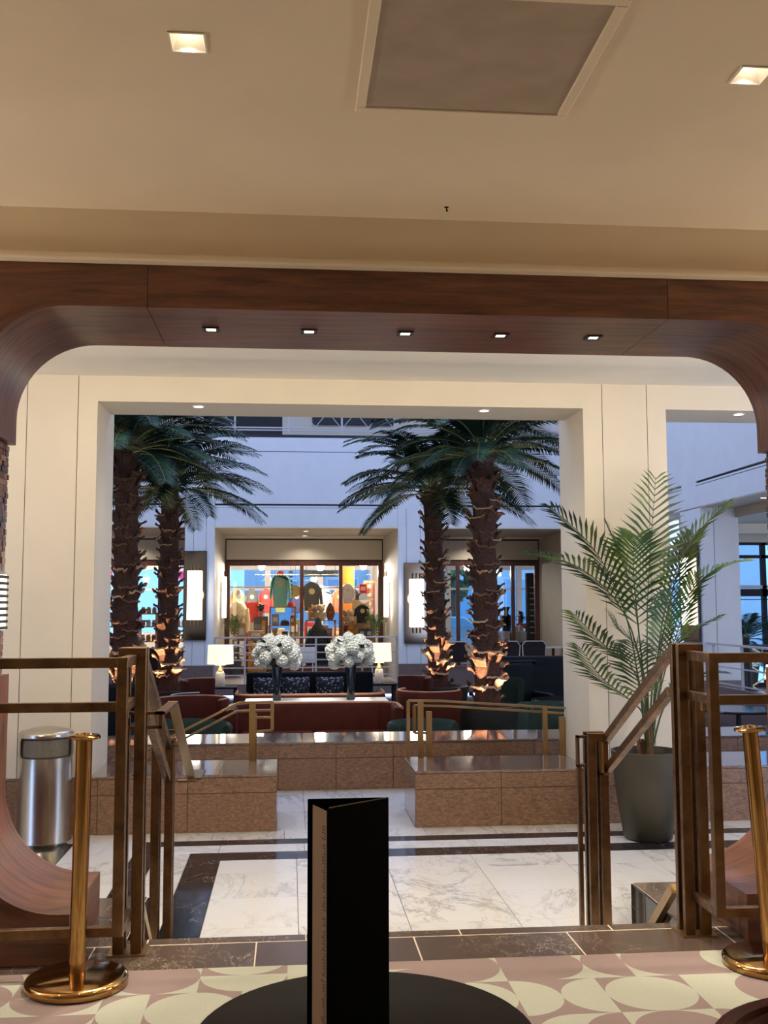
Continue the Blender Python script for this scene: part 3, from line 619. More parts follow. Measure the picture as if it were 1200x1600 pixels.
# round downlights in the opening soffits, bare unseen spots in the lobby ceiling
def round_light(loc, r, power, label, size=120, grp='round downlights', lens=None):
    t = thing('round_downlight', label, 'light', loc, grp)
    MB().lathe([(r*.72,.0),(r*.74,-.008),(r,-.006),(r,.0)], 24).build('trim_ring', M_REFL, t, smooth=True, local=True)
    MB().lathe([(0,-.003),(r*.72,-.003)], 24).build('lens', M_LED if lens is None else lens, t, local=True)
    if power: spot((loc[0], loc[1], loc[2]-.015), power, WARM2, size, .6, rad=.05)
for x, w in ((-.77,'left end of the wide opening'), (1.663,'right end of the wide opening'), (3.94,'the narrow right opening')):
    round_light((x, 8.60, 3.122), .055, P_SOFFIT, 'round white downlight in the soffit at the '+w)
for x in (-3.4, -1.2, .5, 2.2, 4.2, 6.4): spot((x, 6.9, 3.28), P_LOBBY, WARM2, 165, .4, (0, .25, -1), .06)
d = bpy.data.lights.new('ceiling_fill', 'AREA'); d.shape = 'RECTANGLE'; d.size = 7.0; d.size_y = .08; d.energy = P_CEIL_FILL; d.color = (1.0, .86, .62)  # unseen area strip added behind the portal to brighten the lobby ceiling
o = bpy.data.objects.new('ceiling_fill', d); COL.objects.link(o); o.location = (.55, 5.22, 2.97); o.rotation_euler = Vector((0, .45, 1)).to_track_quat('-Z', 'Y').to_euler()
round_light((8.2, 17.0, 3.29), .09, 0, 'round downlight in the soffit beyond the potted palm')
for x in (-4.2, .4, 5.0):
    for y in (25.6, 27.3): round_light((x, y, 3.30), .08, P_TERR, 'round downlight over the %s terrace bay, %s' % ({-4.2: 'left', .4: 'middle', 5.0: 'right'}[x], 'nearer the lounge' if y < 26 else 'nearer the shopfront'), 140, 'terrace downlights')
for x, y, s in ((-5.2,30,'left shop, behind its left pane'), (-3.6,31.5,'left shop, behind its middle panes'), (-.8,29.6,'gift shop, behind the left pane'), (.9,30.2,'gift shop, behind the middle pane'), (2.1,29.2,'gift shop, behind the right pane'), (5.4,31,'cafe')):
    t = thing('globe_lamp', 'small round white globe lamp in the %s' % s, 'lamp', (x, y, 2.75), 'shop globe lamps')
    MB().tube([(0,0,0),(0,0,-.12)], .012, 6).build('stem', M_GOLD, t, local=True); MB().ball((0,0,-.2), .09, n=14, m=10).build('globe', M_TUBE, t, smooth=True, local=True)
    point((x, y, 2.42), P_SHOP if s != 'cafe' else P_SHOP*.25, WARM2, .12)
for x in (8.8, 11): point((x, 13.5, 2.8), 30, WARM2, .15)

# =================================================================== CEILING GRILLE, HOOK
g = thing('air_grille', 'square perforated air grille in a pale ceiling frame', 'grille', (.583, 3.03, CZ))
gx0, gx1, gy0, gy1 = .250, .916, 2.69, 3.345
MB().box(gx0, gx1, gy0, gy1, CZ-.004, CZ+.0).build('perforated_face', M_MESHG, g)
m = MB(); f = .035
for q in ((gx0-f,gx1+f,gy0-f,gy0),(gx0-f,gx1+f,gy1,gy1+f),(gx0-f,gx0,gy0,gy1),(gx1,gx1+f,gy0,gy1)): m.box(*q, CZ-.010, CZ)
m.build('frame', M_CEIL, g, bevel=.003)
h = thing('ceiling_hook', 'tiny black hook on the ceiling near the beam', 'hook', (.662, 4.21, CZ))
MB().box(-.010,.008,-.003,.003,-.004,0).box(-.0025,.0025,-.0025,.0025,-.018,0).box(-.002,.006,-.002,.002,-.020,-.016).build('hook_body', M_BLACK, h, local=True)

# =================================================================== BRONZE RAILINGS
def newel(t, cx, y, w, z0, z1, base=True):
    """two inverted-U plates standing one behind the other"""
    for yy in (y, y+.075):
        MB().box(cx-w/2, cx-w/2+.044, yy, yy+.03, z0, z1-.05).build('post', M_BRONZE, t, bevel=.002)
        MB().box(cx+w/2-.044, cx+w/2, yy, yy+.03, z0, z1-.05).build('post', M_BRONZE, t, bevel=.002)
        MB().box(cx-w/2, cx+w/2, yy, yy+.03, z1-.05, z1).build('header', M_BRONZE, t, bevel=.002)
    if base: MB().box(cx-w/2-.02, cx+w/2+.02, y-.02, y+.125, z0, z0+.008).build('base_plate', M_GOLD, t)
def rails(side):
    L = side == 'left'; s = -1 if L else 1
    t = thing('bronze_railing', 'bronze guard railing and sloping handrails on the %s of the steps' % side, 'railing', (-.67 if L else 1.795, 4.5, 0))
    cx = -.668 if L else 1.795; w = .118
    newel(t, cx, 4.49, w, 0, 1.272)
    # guard frame, closed rectangle in front of the newel
    px = -.668 if L else 1.792; y = 4.235; far = px+s*2.2
    def hb(z0, z1, nm):
        MB().box(min(px, far), max(px, far), y, y+.035, z0, z1).build(nm, M_BRONZE, t, bevel=.002)
        MB().box(px-.019 if L else px-.021, px+.021 if L else px+.019, y+.036, 4.489, z0, z1).build(nm, M_BRONZE, t, bevel=.002)
    hb(1.202, 1.243, 'top_rail'); hb(1.028, 1.066, 'middle_rail'); hb(.155, .192, 'bottom_rail')
    MB().box(px-.021, px+.021, y-.001, y+.036, .154, 1.244).build('corner_post', M_BRONZE, t, bevel=.002)
    MB().box(far-.02, far+.02, y, y+.035, 0, 1.243).build('end_post', M_BRONZE, t)
    MB().box(px-.012, px+.012, y+.10, y+.13, .99, 1.03).build('latch', M_GOLD, t)
    # lower newel and the two sloping rails
    lx = -.672 if L else 1.715; lw = .115
    newel(t, lx, 5.66, lw, LZ, .735)
    rx = -.645 if L else 1.765
    for z in (1.222, 1.05):
        m = MB(); m.bar((rx, 4.60, z), (rx, 4.68, z-.006), .036, .045); m.build('rail_return', M_BRONZE, t)
        MB().bar((rx, 4.665, z-.0), (rx, 5.74, z-.555), .038, .042).build('sloping_rail', M_BRONZE, t, bevel=.002)
    MB().bar((rx, 4.70, .15), (rx, 5.22, -.30), .03, .045).build('skirt_rail', M_GOLD, t)
    # inner handrail loop
    ix = -.555 if L else 1.63
    if L:
        m = MB(); m.box(-.70, ix+.02, 4.53, 4.56, .985, .997).build('loop_bar', M_BRONZE, t); MB().box(-.70, ix+.01, 4.53, 4.56, .925, .937).build('loop_bar', M_BRONZE, t)
        MB().box(ix-.0, ix+.014, 4.53, 4.56, .925, .997).build('loop_end', M_BRONZE, t)
        MB().bar((ix+.005, 4.53, .991), (ix+.005, 5.02, .991), .045, .012).build('inner_rail', M_BRONZE, t)
        MB().bar((ix+.005, 5.01, .993), (ix+.005, 6.0, .475), .045, .014).build('inner_rail', M_GOLD, t)
        MB().box(ix-.07, ix+.03, 5.98, 6.02, .455, .467).build('loop_bar', M_GOLD, t); MB().box(ix-.02, ix+.06, 6.02, 6.32, .462, .474).build('loop_plate', M_BRONZE, t)
        MB().box(lx-.03, lx+.105, 5.63, 5.66, .70, .714).box(lx+.09, lx+.105, 5.63, 5.66, .70, .79).box(lx+.0, lx+.105, 5.63, 5.66, .776, .79).build('lower_loop', M_BRONZE, t)
    else:
        m = MB(); X = lx-lw/2
        m.box(X-.055, X-.043, 5.68, 5.72, .55, .72).box(X-.055, X, 5.68, 5.72, .708, .72).box(X-.055, X, 5.68, 5.72, .55, .562).build('lower_loop', M_BRONZE, t)
        MB().box(X-.052, X-.030, 5.69, 5.72, LZ, .55).build('loop_post', M_BRONZE, t)
        MB().box(lx+.0, lx+.012, 5.60, 5.655, .515, .69).box(lx+.0, lx+.045, 5.60, 5.655, .515, .527).build('rail_end_loop', M_GOLD, t)
    return t
rails('left'); rails('right')
# gold handrails behind the plinths
def gold_rail(name, label, paths, posts, loc):
    t = thing(name, label, 'handrail', loc)
    for p in paths:
        m = MB()
        for a, b in zip(p[:-1], p[1:]): m.bar(a, b, .03, .018)
        m.build('rail', M_GOLD, t)
    for (x, y, z0, z1, w) in posts: MB().box(x-w/2, x+w/2, y-.02, y+.02, z0, z1).build('post', M_GOLD, t)
    return t
ya = 9.20
gold_rail('stair_handrail', 'gold handrail sloping down to the left behind the left plinth',
  [[(-.145,ya,.605),(-.44,ya,.60),(-1.35,ya,.15)], [(-.16,ya+.12,.52),(-.46,ya+.12,.515),(-1.35,ya+.12,.06)], [(-.145,ya,.605),(-.145,ya,.36),(-.30,ya,.345)], [(-.145,ya,.47),(-.30,ya,.47)], [(-.145,ya,.54),(-.145,ya+.12,.52)]],
  [(-.32, ya, .10, .60, .055), (-.295, ya+.04, .10, .50, .03)], (-.32, ya, .10))
gold_rail('ramp_handrail', 'gold double handrail running right behind the right plinth',
  [[(1.06,ya,.60),(1.35,ya,.595),(2.9,ya,.49)], [(1.13,ya+.12,.545),(1.45,ya+.12,.535),(2.9,ya+.12,.43)], [(1.06,ya,.60),(1.06,ya,.08)], [(1.13,ya+.12,.545),(1.13,ya+.12,.30),(1.27,ya+.12,.30)]],
  [(1.17, ya, .10, .59, .05), (1.25, ya+.03, .10, .50, .05), (2.30, ya, .10, .53, .04), (2.46, ya+.02, .10, .44, .05)], (1.17, ya, .10))

# =================================================================== STANCHIONS
def stanchion(x, y, label, lean=0):
    t = thing('stanchion', label, 'stanchion', (x, y, .001), 'brass stanchions')
    MB().lathe([(0,0),(.188,0),(.194,.006),(.194,.026),(.186,.036),(.17,.041),(.06,.052),(0,.053)], 48).build('base', M_BRASS, t, smooth=True, local=True)
    p = MB().lathe([(.0315,.03),(.0315,.935)], 28).build('post', M_BRASS, t, smooth=True, local=True)
    q = MB().lathe([(0,.928),(.04,.928),(.062,.934),(.064,.942),(.058,.948),(.035,.950),(.033,.944),(.014,.944),(.012,.956),(0,.957)], 32).build('cap', M_BRASS, t, smooth=True, local=True)
    p.rotation_euler = q.rotation_euler = (0, lean, 0); return t
stanchion(-.805, 4.165, 'polished brass stanchion on the left beside the railing', R(.5))
stanchion(1.945, 4.115, 'leaning polished brass stanchion at the right frame edge', R(-3.6))

# =================================================================== TRASH CAN
t = thing('trash_can', 'round brushed steel trash can before the left pier', 'trash can', (-1.86, 8.22, LZ), None, R(12.7)); rT = .205
MB().lathe([(rT-.012,0),(rT-.004,.0),(rT,.02),(rT,.03),(rT-.006,.04),(rT-.006,.66),(rT,.665)], 48, a0=0, a1=2*PI).build('body', M_STEEL, t, smooth=True, local=True)
MB().lathe([(rT,.665),(rT,.83)], 40, a0=R(-90+60), a1=R(270-60)).build('hood', M_STEEL, t, smooth=True, local=True)
MB().lathe([(rT,.80),(rT,.83),(rT-.01,.845),(rT*.5,.868),(0,.875)], 48).build('dome_lid', M_STEEL, t, smooth=True, local=True)
m = MB()
for k in range(16):
    a = R(-90-61+122*k/15); b = R(-90-61+122*(k+1)/15)
    if k < 15: m.add([(.196*math.cos(a),.196*math.sin(a),.66),(.196*math.cos(b),.196*math.sin(b),.66),(.196*math.cos(b),.196*math.sin(b),.81),(.196*math.cos(a),.196*math.sin(a),.81)], [(0,1,2,3)])
m.build('flap', M_DARKHOLE, t, smooth=True, local=True)
MB().tube([(.207*math.cos(R(-90+60*s*u)), .207*math.sin(R(-90+60*s*u)), z) for (s,u,z) in [(-1,.95,.665),(-1,1,.69),(-1,1,.78),(-1,.95,.80),(-1,.5,.803),(1,0,.803),(1,.5,.803),(1,.95,.80),(1,1,.78),(1,1,.69),(1,.95,.665),(1,.5,.662),(1,0,.662),(-1,.5,.662),(-1,.95,.665)]], .007, 6).build('flap_rim', M_TRIMB, t, smooth=True, local=True)

# =================================================================== COCKTAIL TABLE + MENU
t = thing('cocktail_table', 'small round dark cocktail table in the foreground', 'table', (.13, 1.782, 0))
MB().lathe([(0,.712),(.275,.712),(.286,.718),(.288,.728),(.286,.737),(.282,.74),(0,.74)], 72).build('tabletop', M_TABLE, t, smooth=True, local=True)
MB().lathe([(.03,.02),(.03,.712)], 20).build('leg', M_BLACK, t, smooth=True, local=True); MB().lathe([(0,0),(.2,0),(.2,.012),(.04,.03),(0,.03)], 40).build('foot', M_BLACK, t, smooth=True, local=True)
t = thing('menu_card', 'tall folded black menu card standing on the round table', 'menu', (.095, 1.66, .7405)); Z0, Z1 = .7408, 1.139
def leaf(p, q, z0, z1, th, name, mat):
    d = Vector((q[0]-p[0], q[1]-p[1], 0)).normalized(); n = Vector((-d.y, d.x, 0))*th
    m = MB(); m.prism([(p[0],p[1]),(q[0],q[1]),(q[0]+n.x,q[1]+n.y),(p[0]+n.x,p[1]+n.y)], z0, z1); return m.build(name, mat, t)
A, B, C, D = (.031,1.690), (.1615,1.690), (.0605,1.605), (.0385,1.664)
leaf(A, B, Z0, Z1, .003, 'back_cover', M_BLACK); leaf(C, (B[0],B[1]-.004), Z0, Z1, .003, 'front_cover', M_BLACK)
leaf((C[0]-.001,C[1]+.002), D, Z0, Z1-.004, -.0012, 'inner_page', M_PAPER)
leaf((C[0]+.003,C[1]+.008), (B[0]-.004,B[1]-.006), Z0, Z1+.0015, .0012, 'inner_page', M_PAPER)
d = Vector((D[0]-C[0], D[1]-C[1], 0)).normalized(); n = Vector((-d.y, d.x, 0)); m = MB(); rnd = random.Random(5)
z = Z1-.03
while z > Z0+.02:
    L = rnd.uniform(.006, .016); st_ = .008
    if rnd.random() > .12:
        p = Vector((C[0],C[1],0))+d*st_+n*.0006; q = p+d*L
        m.add([(p.x,p.y,z),(q.x,q.y,z),(q.x,q.y,z+.0022),(p.x,p.y,z+.0022)], [(0,1,2,3)])
    z -= .0046
m.build('printed_lines', M_INK, t)

# =================================================================== SEATING
def tub_chair(name, label, loc, rz, r=.4, h=.78, mat=None, pipe=None, seat_h=.42, arc_=230, sx=1.0, group=None, th=.09, lean=.06):
    """barrel chair: curved back shell, rolled top edge, seat cushion, plinth base; faces local -Y"""
    t = thing(name, label, 'chair', loc, group, rz); a0 = R(90-arc_/2); a1 = R(90+arc_/2)
    MB().lathe([(r-th,.10),(r,.10),(r+lean*.5,h*.6),(r+lean,h-.03),(r+lean-.02,h),(r+lean-th+.02,h),(r+lean-th,h-.03),(r-th,seat_h)], 32, a0=a0, a1=a1, sx=sx).build('back_shell', mat, t, smooth=True, local=True)
    MB().tube([((r+lean-th*.5)*sx*math.cos(a0+(a1-a0)*k/24), (r+lean-th*.5)*math.sin(a0+(a1-a0)*k/24), h) for k in range(25)], .016, 7).build('piping', pipe or mat, t, smooth=True, local=True)
    MB().lathe([(0,seat_h-.14),(r-th-.01,seat_h-.14),(r-th+.0,seat_h-.1),(r-th,seat_h-.03),(r-th-.03,seat_h),(0,seat_h+.015)], 32, sx=sx).build('seat_cushion', mat, t, smooth=True, local=True)
    for a in (45, 135, 225, 315): MB().tube([(r*.7*sx*math.cos(R(a)), r*.7*math.sin(R(a)), 0), (r*.7*sx*math.cos(R(a)), r*.7*math.sin(R(a)), seat_h-.13)], .02, 8).build('leg', M_TRIMB, t, local=True)
    return t
def sofa(name, label, loc, rz, w, h, mat, depth=.8, pipe=None, cat='sofa', roll=True):
    """back at +Y; the back shell sweeps round the ends"""
    t = thing(name, label, cat, loc, None, rz); a = w/2; rd = .28
    prof = [(-a+.0,-depth*.55),(-a,depth*.1)]+[(-a+rd+rd*math.cos(R(180-90*k/8)), depth/2-rd+rd*math.sin(R(180-90*k/8))) for k in range(9)]
    prof += [(-x, y) for x, y in reversed(prof)]
    m = MB(); n = len(prof); base = 0
    for (x, y) in prof:
        k = Vector((x, y-(-depth*.1), 0)); nn = Vector((x/a*1.0 if abs(y-depth/2) > .02 else x/a*.3, 1 if y > depth*.2 else 0, 0)).normalized()
        for off, z in ((0,.08),(0,h-.04),(-.02,h),(-.10,h),(-.12,h-.04),(-.12,.3)): m.v.append((x+nn.x*off, y+nn.y*off, z))
    for i in range(n-1):
        for j in range(5): m.f.append((i*6+j, (i+1)*6+j, (i+1)*6+j+1, i*6+j+1)); m.m.append(0)
    for i in (0, n-1): m.f.append(tuple(i*6+j for j in range(6))); m.m.append(0)
    m.build('back_shell', mat, t, smooth=True, local=True)
    MB().tube([(x*.985, y-.03 if y > depth*.2 else y, h) for x, y in prof], .022, 7).build('piping', pipe or mat, t, smooth=True, local=True)
    for k in range(2): MB().box(-a+.14+(w-.28)/2*k+.006, -a+.14+(w-.28)/2*(k+1)-.006, -depth*.52, depth/2-.12, .22, .43).build('seat_cushion', mat, t, local=True, bevel=.04, seg=3)
    MB().box(-a+.13, a-.13, -depth*.5, depth/2-.13, .08, .22).build('base', mat, t, local=True)
    for sx in (-1, 1):
        for sy in (-1, 1): MB().box(sx*(a-.2)-.03, sx*(a-.2)+.03, sy*depth*.33-.03, sy*depth*.33+.03, 0, .08).build('foot', M_TRIMB, t, local=True)
    return t
sofa('curved_sofa', 'large rust velvet curved sofa seen from behind beyond the low wall', (.34, 13.75, SZ), 0, 2.26, .78, M_VELVET, .8, M_VELVETL)
sofa('curved_sofa', 'second rust velvet sofa beyond the white console table', (.33, 16.0, SZ), PI, 2.3, .76, M_VELVET, .8, M_VELVETL)
# teal banquette facing us with pillows
t = thing('banquette', 'dark navy tufted banquette facing the flowers', 'sofa', (.35, 17.3, SZ))
MB().box(-1.06,1.06,.05,.25,.0,.99).build('backrest', M_NAVY, t, local=True, bevel=.04, seg=3); MB().box(-1.06,1.06,-.55,.05,.05,.44).build('seat', M_NAVY, t, local=True, bevel=.05, seg=3)
for s in (-1,1): MB().box(s*1.08-.09,s*1.08+.09,-.55,.2,.05,.66).build('armrest', M_NAVY, t, local=True, bevel=.05, seg=3)
MB().box(-1.05,1.05,-.5,.2,0,.05).build('plinth', M_TRIMB, t, local=True)
for x, w in ((-.36,'left one, partly behind a vase'), (.11,'middle one'), (.68,'right one')):
    p = thing('throw_pillow', 'spotted navy and grey throw pillow on the banquette, '+w, 'pillow', (x, 17.22, SZ+.445), 'spotted pillows'); p.rotation_euler = (R(-8),0,0)
    m = MB(); n = 8; a = .24
    for i in range(n+1):
        for j in range(n+1):
            u, v = -1+2*i/n, -1+2*j/n; b = .075*(max(0,1-u**4)*max(0,1-v**4))**.5; m.v += [(u*a*(1-.05*(1-v*v)), -b, .24+v*a*(1-.05*(1-u*u))), (u*a*(1-.05*(1-v*v)), b, .24+v*a*(1-.05*(1-u*u)))]
    for i in range(n):
        for j in range(n):
            q = lambda i,j,s: (i*(n+1)+j)*2+s
            m.f += [(q(i,j,0),q(i+1,j,0),q(i+1,j+1,0),q(i,j+1,0)), (q(i,j,1),q(i,j+1,1),q(i+1,j+1,1),q(i+1,j,1))]; m.m += [0,0]
    m.build('pillow_cover', M_PATT, p, smooth=True, local=True)
# console table and vases
t = thing('console_table', 'long white topped console table behind the rust sofa', 'table', (.4, 14.75, SZ))
MB().box(-1.02,1.0,-.30,.34,.735,.765).build('tabletop', M_CERAM, t, local=True, bevel=.006)
for x in (-.9,.88):
    for y in (-.22,.26): MB().box(x-.03,x+.03,y-.03,y+.03,0,.735).build('leg', M_GOLD, t, local=True)
bl = []
for s in range(3):
    rnd = random.Random(20+s); m = MB(); m.ball((0,0,0), .085, n=12, m=8)
    for k in range(70):
        z = 1-2*(k+.5)/70; ph = k*2.39996; rr_ = math.sqrt(1-z*z); d = Vector((rr_*math.cos(ph), rr_*math.sin(ph), z)); ce_ = d*.086*(1+rnd.uniform(-.05,.05))
        a = d.orthogonal().normalized(); b = d.cross(a); s_ = .030*rnd.uniform(.85,1.2); o_ = rnd.uniform(0,PI); ca, sa = math.cos(o_), math.sin(o_); a, b = a*ca+b*sa, b*ca-a*sa
        m.add([ce_+a*s_+d*.008, ce_+b*s_+d*.008, ce_-a*s_+d*.008, ce_-b*s_+d*.008, ce_-d*.012], [(0,1,4),(1,2,4),(2,3,4),(3,0,4)])
    bl.append(m.mesh('bloom', M_PETAL, False))
lf_ = MB().add([(0,0,0),(.05,-.05,.01),(.13,0,-.01),(.05,.05,.01)], [(0,1,2),(0,2,3)]).mesh('leaf', M_FOLI)
def flowers(x, label, seed):
    zt = SZ+.766
    t = thing('flower_vase', label, 'flowers', (x, 14.72, zt), 'hydrangea vases'); rnd = random.Random(seed)
    MB().lathe([(0,0),(.055,0),(.06,.01),(.05,.2),(.075,.42),(.08,.48),(.072,.48),(.05,.22),(.05,.03),(0,.03)], 20).build('vase', M_VASE, t, smooth=True, local=True)
    m = MB()
    for k in range(10): m.tube([(0,0,.1),(.03*math.cos(k),.03*math.sin(k),.45),(.14*math.cos(k),.14*math.sin(k),.62)], .008, 5)
    m.build('stems', M_FOLI, t, local=True)
    N = 25
    MB().ball((0,0,.63), .185, .17, .16, 12, 8).build('leaf_core', M_FOLI, t, smooth=True, local=True)
    for k in range(N):
        z = 1-1.55*(k+.5)/N; ph = k*2.39996+seed; q = math.sqrt(max(0,1-z*z)); f_ = rnd.uniform(.9,1.12)
        inst(rnd.choice(bl), 'bloom', t, (.265*q*math.cos(ph)*f_, .235*q*math.sin(ph)*f_, .63+.225*z*f_), (rnd.uniform(0,3),rnd.uniform(0,3),0), (rnd.uniform(.84,1.02),)*3)
    for k in range(26):
        ph = rnd.uniform(0,2*PI); z = rnd.uniform(-.7,.8); q = math.sqrt(1-z*z)
        inst(lf_, 'leaf', t, (.2*q*math.cos(ph), .2*q*math.sin(ph), .66+.2*z), (rnd.uniform(-.6,.6), rnd.uniform(-1.2,.3), ph), (1.2,)*3)
    return t
flowers(-.17, 'left vase of white hydrangeas on the console table', 1); flowers(.875, 'right vase of white hydrangeas on the console table', 2)
# table lamps on side tables
for x, y, w in ((-1.18, 18.0, 'left'), (1.60, 18.4, 'right')):
    t = thing('side_table', 'small dark side table under the %s table lamp' % w, 'table', (x, y, SZ)); MB().box(-.3,.3,-.25,.25,.69,.72).build('tabletop', M_NAVY, t, local=True, bevel=.005)
    for sx in (-1,1):
        for sy in (-1,1): MB().box(sx*.26-.02,sx*.26+.02,sy*.21-.02,sy*.21+.02,0,.69).build('leg', M_TRIMB, t, local=True)
    zb = SZ+.721
    t = thing('table_lamp', 'lit white drum table lamp %s of the banquette' % w, 'lamp', (x, y, zb), 'drum table lamps')
    MB().lathe([(0,0),(.085,0),(.085,.02),(.075,.22),(.06,.25),(0,.25)], 20).build('base', M_CERAM, t, smooth=True, local=True)
    MB().lathe([(.02,.25),(.05,.27),(.02,.34),(.02,.37)], 14).build('neck', M_GOLD, t, smooth=True, local=True)
    MB().lathe([(.09,.36),(.09,.45)], 16).build('socket', M_SHADE, t, smooth=True, local=True)
    MB().lathe([(.225,.38),(.215,.70)], 32).build('shade', M_SHADE, t, smooth=True, local=True)
    point((x, y, zb+.5), 9, WARM2, .1)
# armchairs
tub_chair('armchair', 'rust velvet high armchair left of the banquette by the lamp', (-1.28, 16.3, SZ), R(60), .36, .95, M_VELVET, M_VELVETL, arc_=150)
tub_chair('armchair', 'rust velvet high armchair right of the banquette', (1.88, 16.45, SZ), R(-60), .36, .95, M_VELVET, M_VELVETL, arc_=150)
tub_chair('tub_chair', 'wide rust velvet tub chair behind the left gold handrail', (-1.32, 14.3, SZ), R(-10), .46, .84, M_VELVET, M_VELVETL)
tub_chair('tub_chair', 'dark green tub chair with pale piping beside the left planter', (-1.32, 15.55, SZ), R(120), .40, .78, M_TEAL, M_RAILW)
tub_chair('tub_chair', 'green velvet tub chair lowest at the left behind the plinth', (-1.30, 12.4, SZ), R(10), .58, .70, M_GREENV, M_GREENV)
tub_chair('tub_chair', 'wide rust velvet tub chair right of the rust sofa', (1.98, 14.6, SZ), R(160), .42, .90, M_VELVET, M_VELVETL)
tub_chair('tub_chair', 'green velvet tub chair at the right before the planter', (1.62, 12.5, SZ), R(20), .38, .68, M_GREENV, M_GREENV)
tub_chair('tub_chair', 'green velvet chair just right of the right palm trunk', (3.32, 16.1, SZ), R(-20), .34, .93, M_GREENV, M_GREENV, arc_=140)
sofa('green_sofa', 'low green velvet sofa at the right edge of the opening', (3.78, 13.2, SZ), 0, 1.6, .80, M_GREENV, .8)
t = thing('wing_chair', 'dark teal leather chair with a straight high back right of the palms', 'chair', (3.86, 17.0, SZ), None, R(15))
MB().box(-.38,.38,.22,.36,.12,1.12).build('backrest', M_TEAL, t, local=True, bevel=.05, seg=3); MB().box(-.36,.36,-.35,.24,.2,.45).build('seat', M_TEAL, t, local=True, bevel=.05, seg=3)
for s in (-1,1): MB().box(s*.38-.06,s*.38+.06,-.35,.3,.15,.64).build('armrest', M_TEAL, t, local=True, bevel=.04, seg=3)
MB().tube([(-.4,.2,1.12),(-.36,.29,1.13),(.36,.29,1.13),(.4,.2,1.12)], .03, 8).build('piping', M_TEAL, t, local=True, smooth=True)
for s in (-1,1):
    for q in (-.3,.28): MB().box(s*.3-.02,s*.3+.02,q-.02,q+.02,0,.2).build('leg', M_TRIMB, t, local=True)
t = thing('booth_seat', 'tufted dark green booth seat against the terrace wall', 'sofa', (4.9, 18.6, SZ))
MB().box(-1.0,1.6,.2,.4,0,1.15).build('backrest', M_TEAL, t, local=True, bevel=.04, seg=2); MB().box(-1.0,1.6,-.4,.2,0,.45).build('seat', M_TEAL, t, local=True, bevel=.04, seg=2)
for x in [-.85+.3*k for k in range(9)]:
    for z in (.6,.8,1.0): MB().ball((x,.2,z), .018, n=6, m=4).build('button', M_TEAL, t, local=True)
def round_table(x, y, r, h, label, mat=M_TABLE):
    t = thing('round_table', label, 'table', (x, y, SZ)); MB().lathe([(0,h-.03),(r-.01,h-.03),(r,h-.015),(r-.01,h),(0,h)], 32).build('tabletop', mat, t, smooth=True, local=True)
    MB().lathe([(.03,.03),(.03,h-.03)], 12).build('leg', M_TRIMB, t, smooth=True, local=True); MB().lathe([(0,0),(r*.55,0),(r*.55,.02),(0,.04)], 24).build('foot', M_TRIMB, t, smooth=True, local=True)
M_BLKGLOSS = plain('black_gloss_top', c(26,26,28), .08, 0, .1, 4)
round_table(4.0, 15.2, .40, .70, 'small dark round table between the green seats', M_BLKGLOSS); round_table(5.5, 12.3, .45, .82, 'glossy black round table behind the right railing', M_BLKGLOSS)
t = thing('high_chair_back', 'dark high backed lounge chair behind the two left palms', 'chair', (-2.5, 18.6, SZ)); MB().box(-.35,.3,.2,.34,.1,1.35).build('backrest', M_CHARC, t, local=True, bevel=.03); MB().box(-.33,.28,-.3,.2,.2,.46).build('seat', M_CHARC, t, local=True, bevel=.03)
for sx in (-.3,.24):
    for sy in (-.26,.26): MB().box(sx,sx+.04,sy,sy+.04,0,.2).build('leg', M_TRIMB, t, local=True)
t = thing('lounge_chair', 'dark teal leather lounge chair low at the left behind the pier', 'chair', (-2.15, 13.2, SZ)); MB().box(-.5,.3,.2,.36,.1,1.12).build('backrest', M_TEAL, t, local=True, bevel=.05, seg=2); MB().box(-.5,.3,-.4,.22,.05,.44).build('seat', M_TEAL, t, local=True, bevel=.05, seg=2); MB().box(.2,.34,-.4,.3,.05,.62).build('armrest', M_TEAL, t, local=True, bevel=.04, seg=2)

# =================================================================== PALMS
def frond_mesh(pts, wid, nl, mat_l, mat_r, name, droop=.25, r=.012, start=.28, vee=.35, seed=0, lw=.014, sweep=(.35, .75)):
    rnd = random.Random(seed); P = [Vector(p) for p in pts]
    def at(t):   # Catmull-Rom through the points
        n = len(P)-1; s = min(max(t*n, 0), n-1e-6); i = int(s); f = s-i
        p0, p1, p2, p3 = P[max(i-1,0)], P[i], P[i+1], P[min(i+2,n)]
        return .5*((2*p1)+(-p0+p2)*f+(2*p0-5*p1+4*p2-p3)*f*f+(-p0+3*p1-3*p2+p3)*f**3)
    m = MB(); K = 14; cp = [at(k/K) for k in range(K+1)]
    m.tube(cp, r, 5, mi=1, radii=[r*(1-.85*k/K) for k in range(K+1)])
    for k in range(nl):
        t = start+(1-start)*(k+.3)/nl; p = at(t); tg = (at(min(t+.02,1))-at(t-.02)).normalized(); side = tg.cross(Vector((0,0,1)))
        if side.length < .15: side = tg.cross(Vector((0,-1,.2)))
        side.normalize(); up = side.cross(tg).normalized(); q = (t-start)/(1-start)
        L = wid*(math.sin(PI*min(1,.16+.80*q))**.65)*rnd.uniform(.9,1.08)
        for s in (-1, 1):
            fwd = sweep[0]+sweep[1]*q+rnd.uniform(-.06,.06); d = (side*s+tg*fwd+up*(vee+rnd.uniform(-.05,.05))).normalized(); w = tg*lw*(.6+.5*math.sin(PI*q)) if True else None
            e = p+d*L; e.z -= droop*L*.5; mid = p+d*L*.5; mid.z -= droop*L*.08; n_ = d.cross(tg).normalized()*lw*.25
            m.add([p-w*.35, p+w*.35, mid+w*.8+n_, mid-w*.8-n_*0, e], [(0,1,2,3),(3,2,4)], 0)
    return m.mesh(name, [mat_l, mat_r])
crown = []
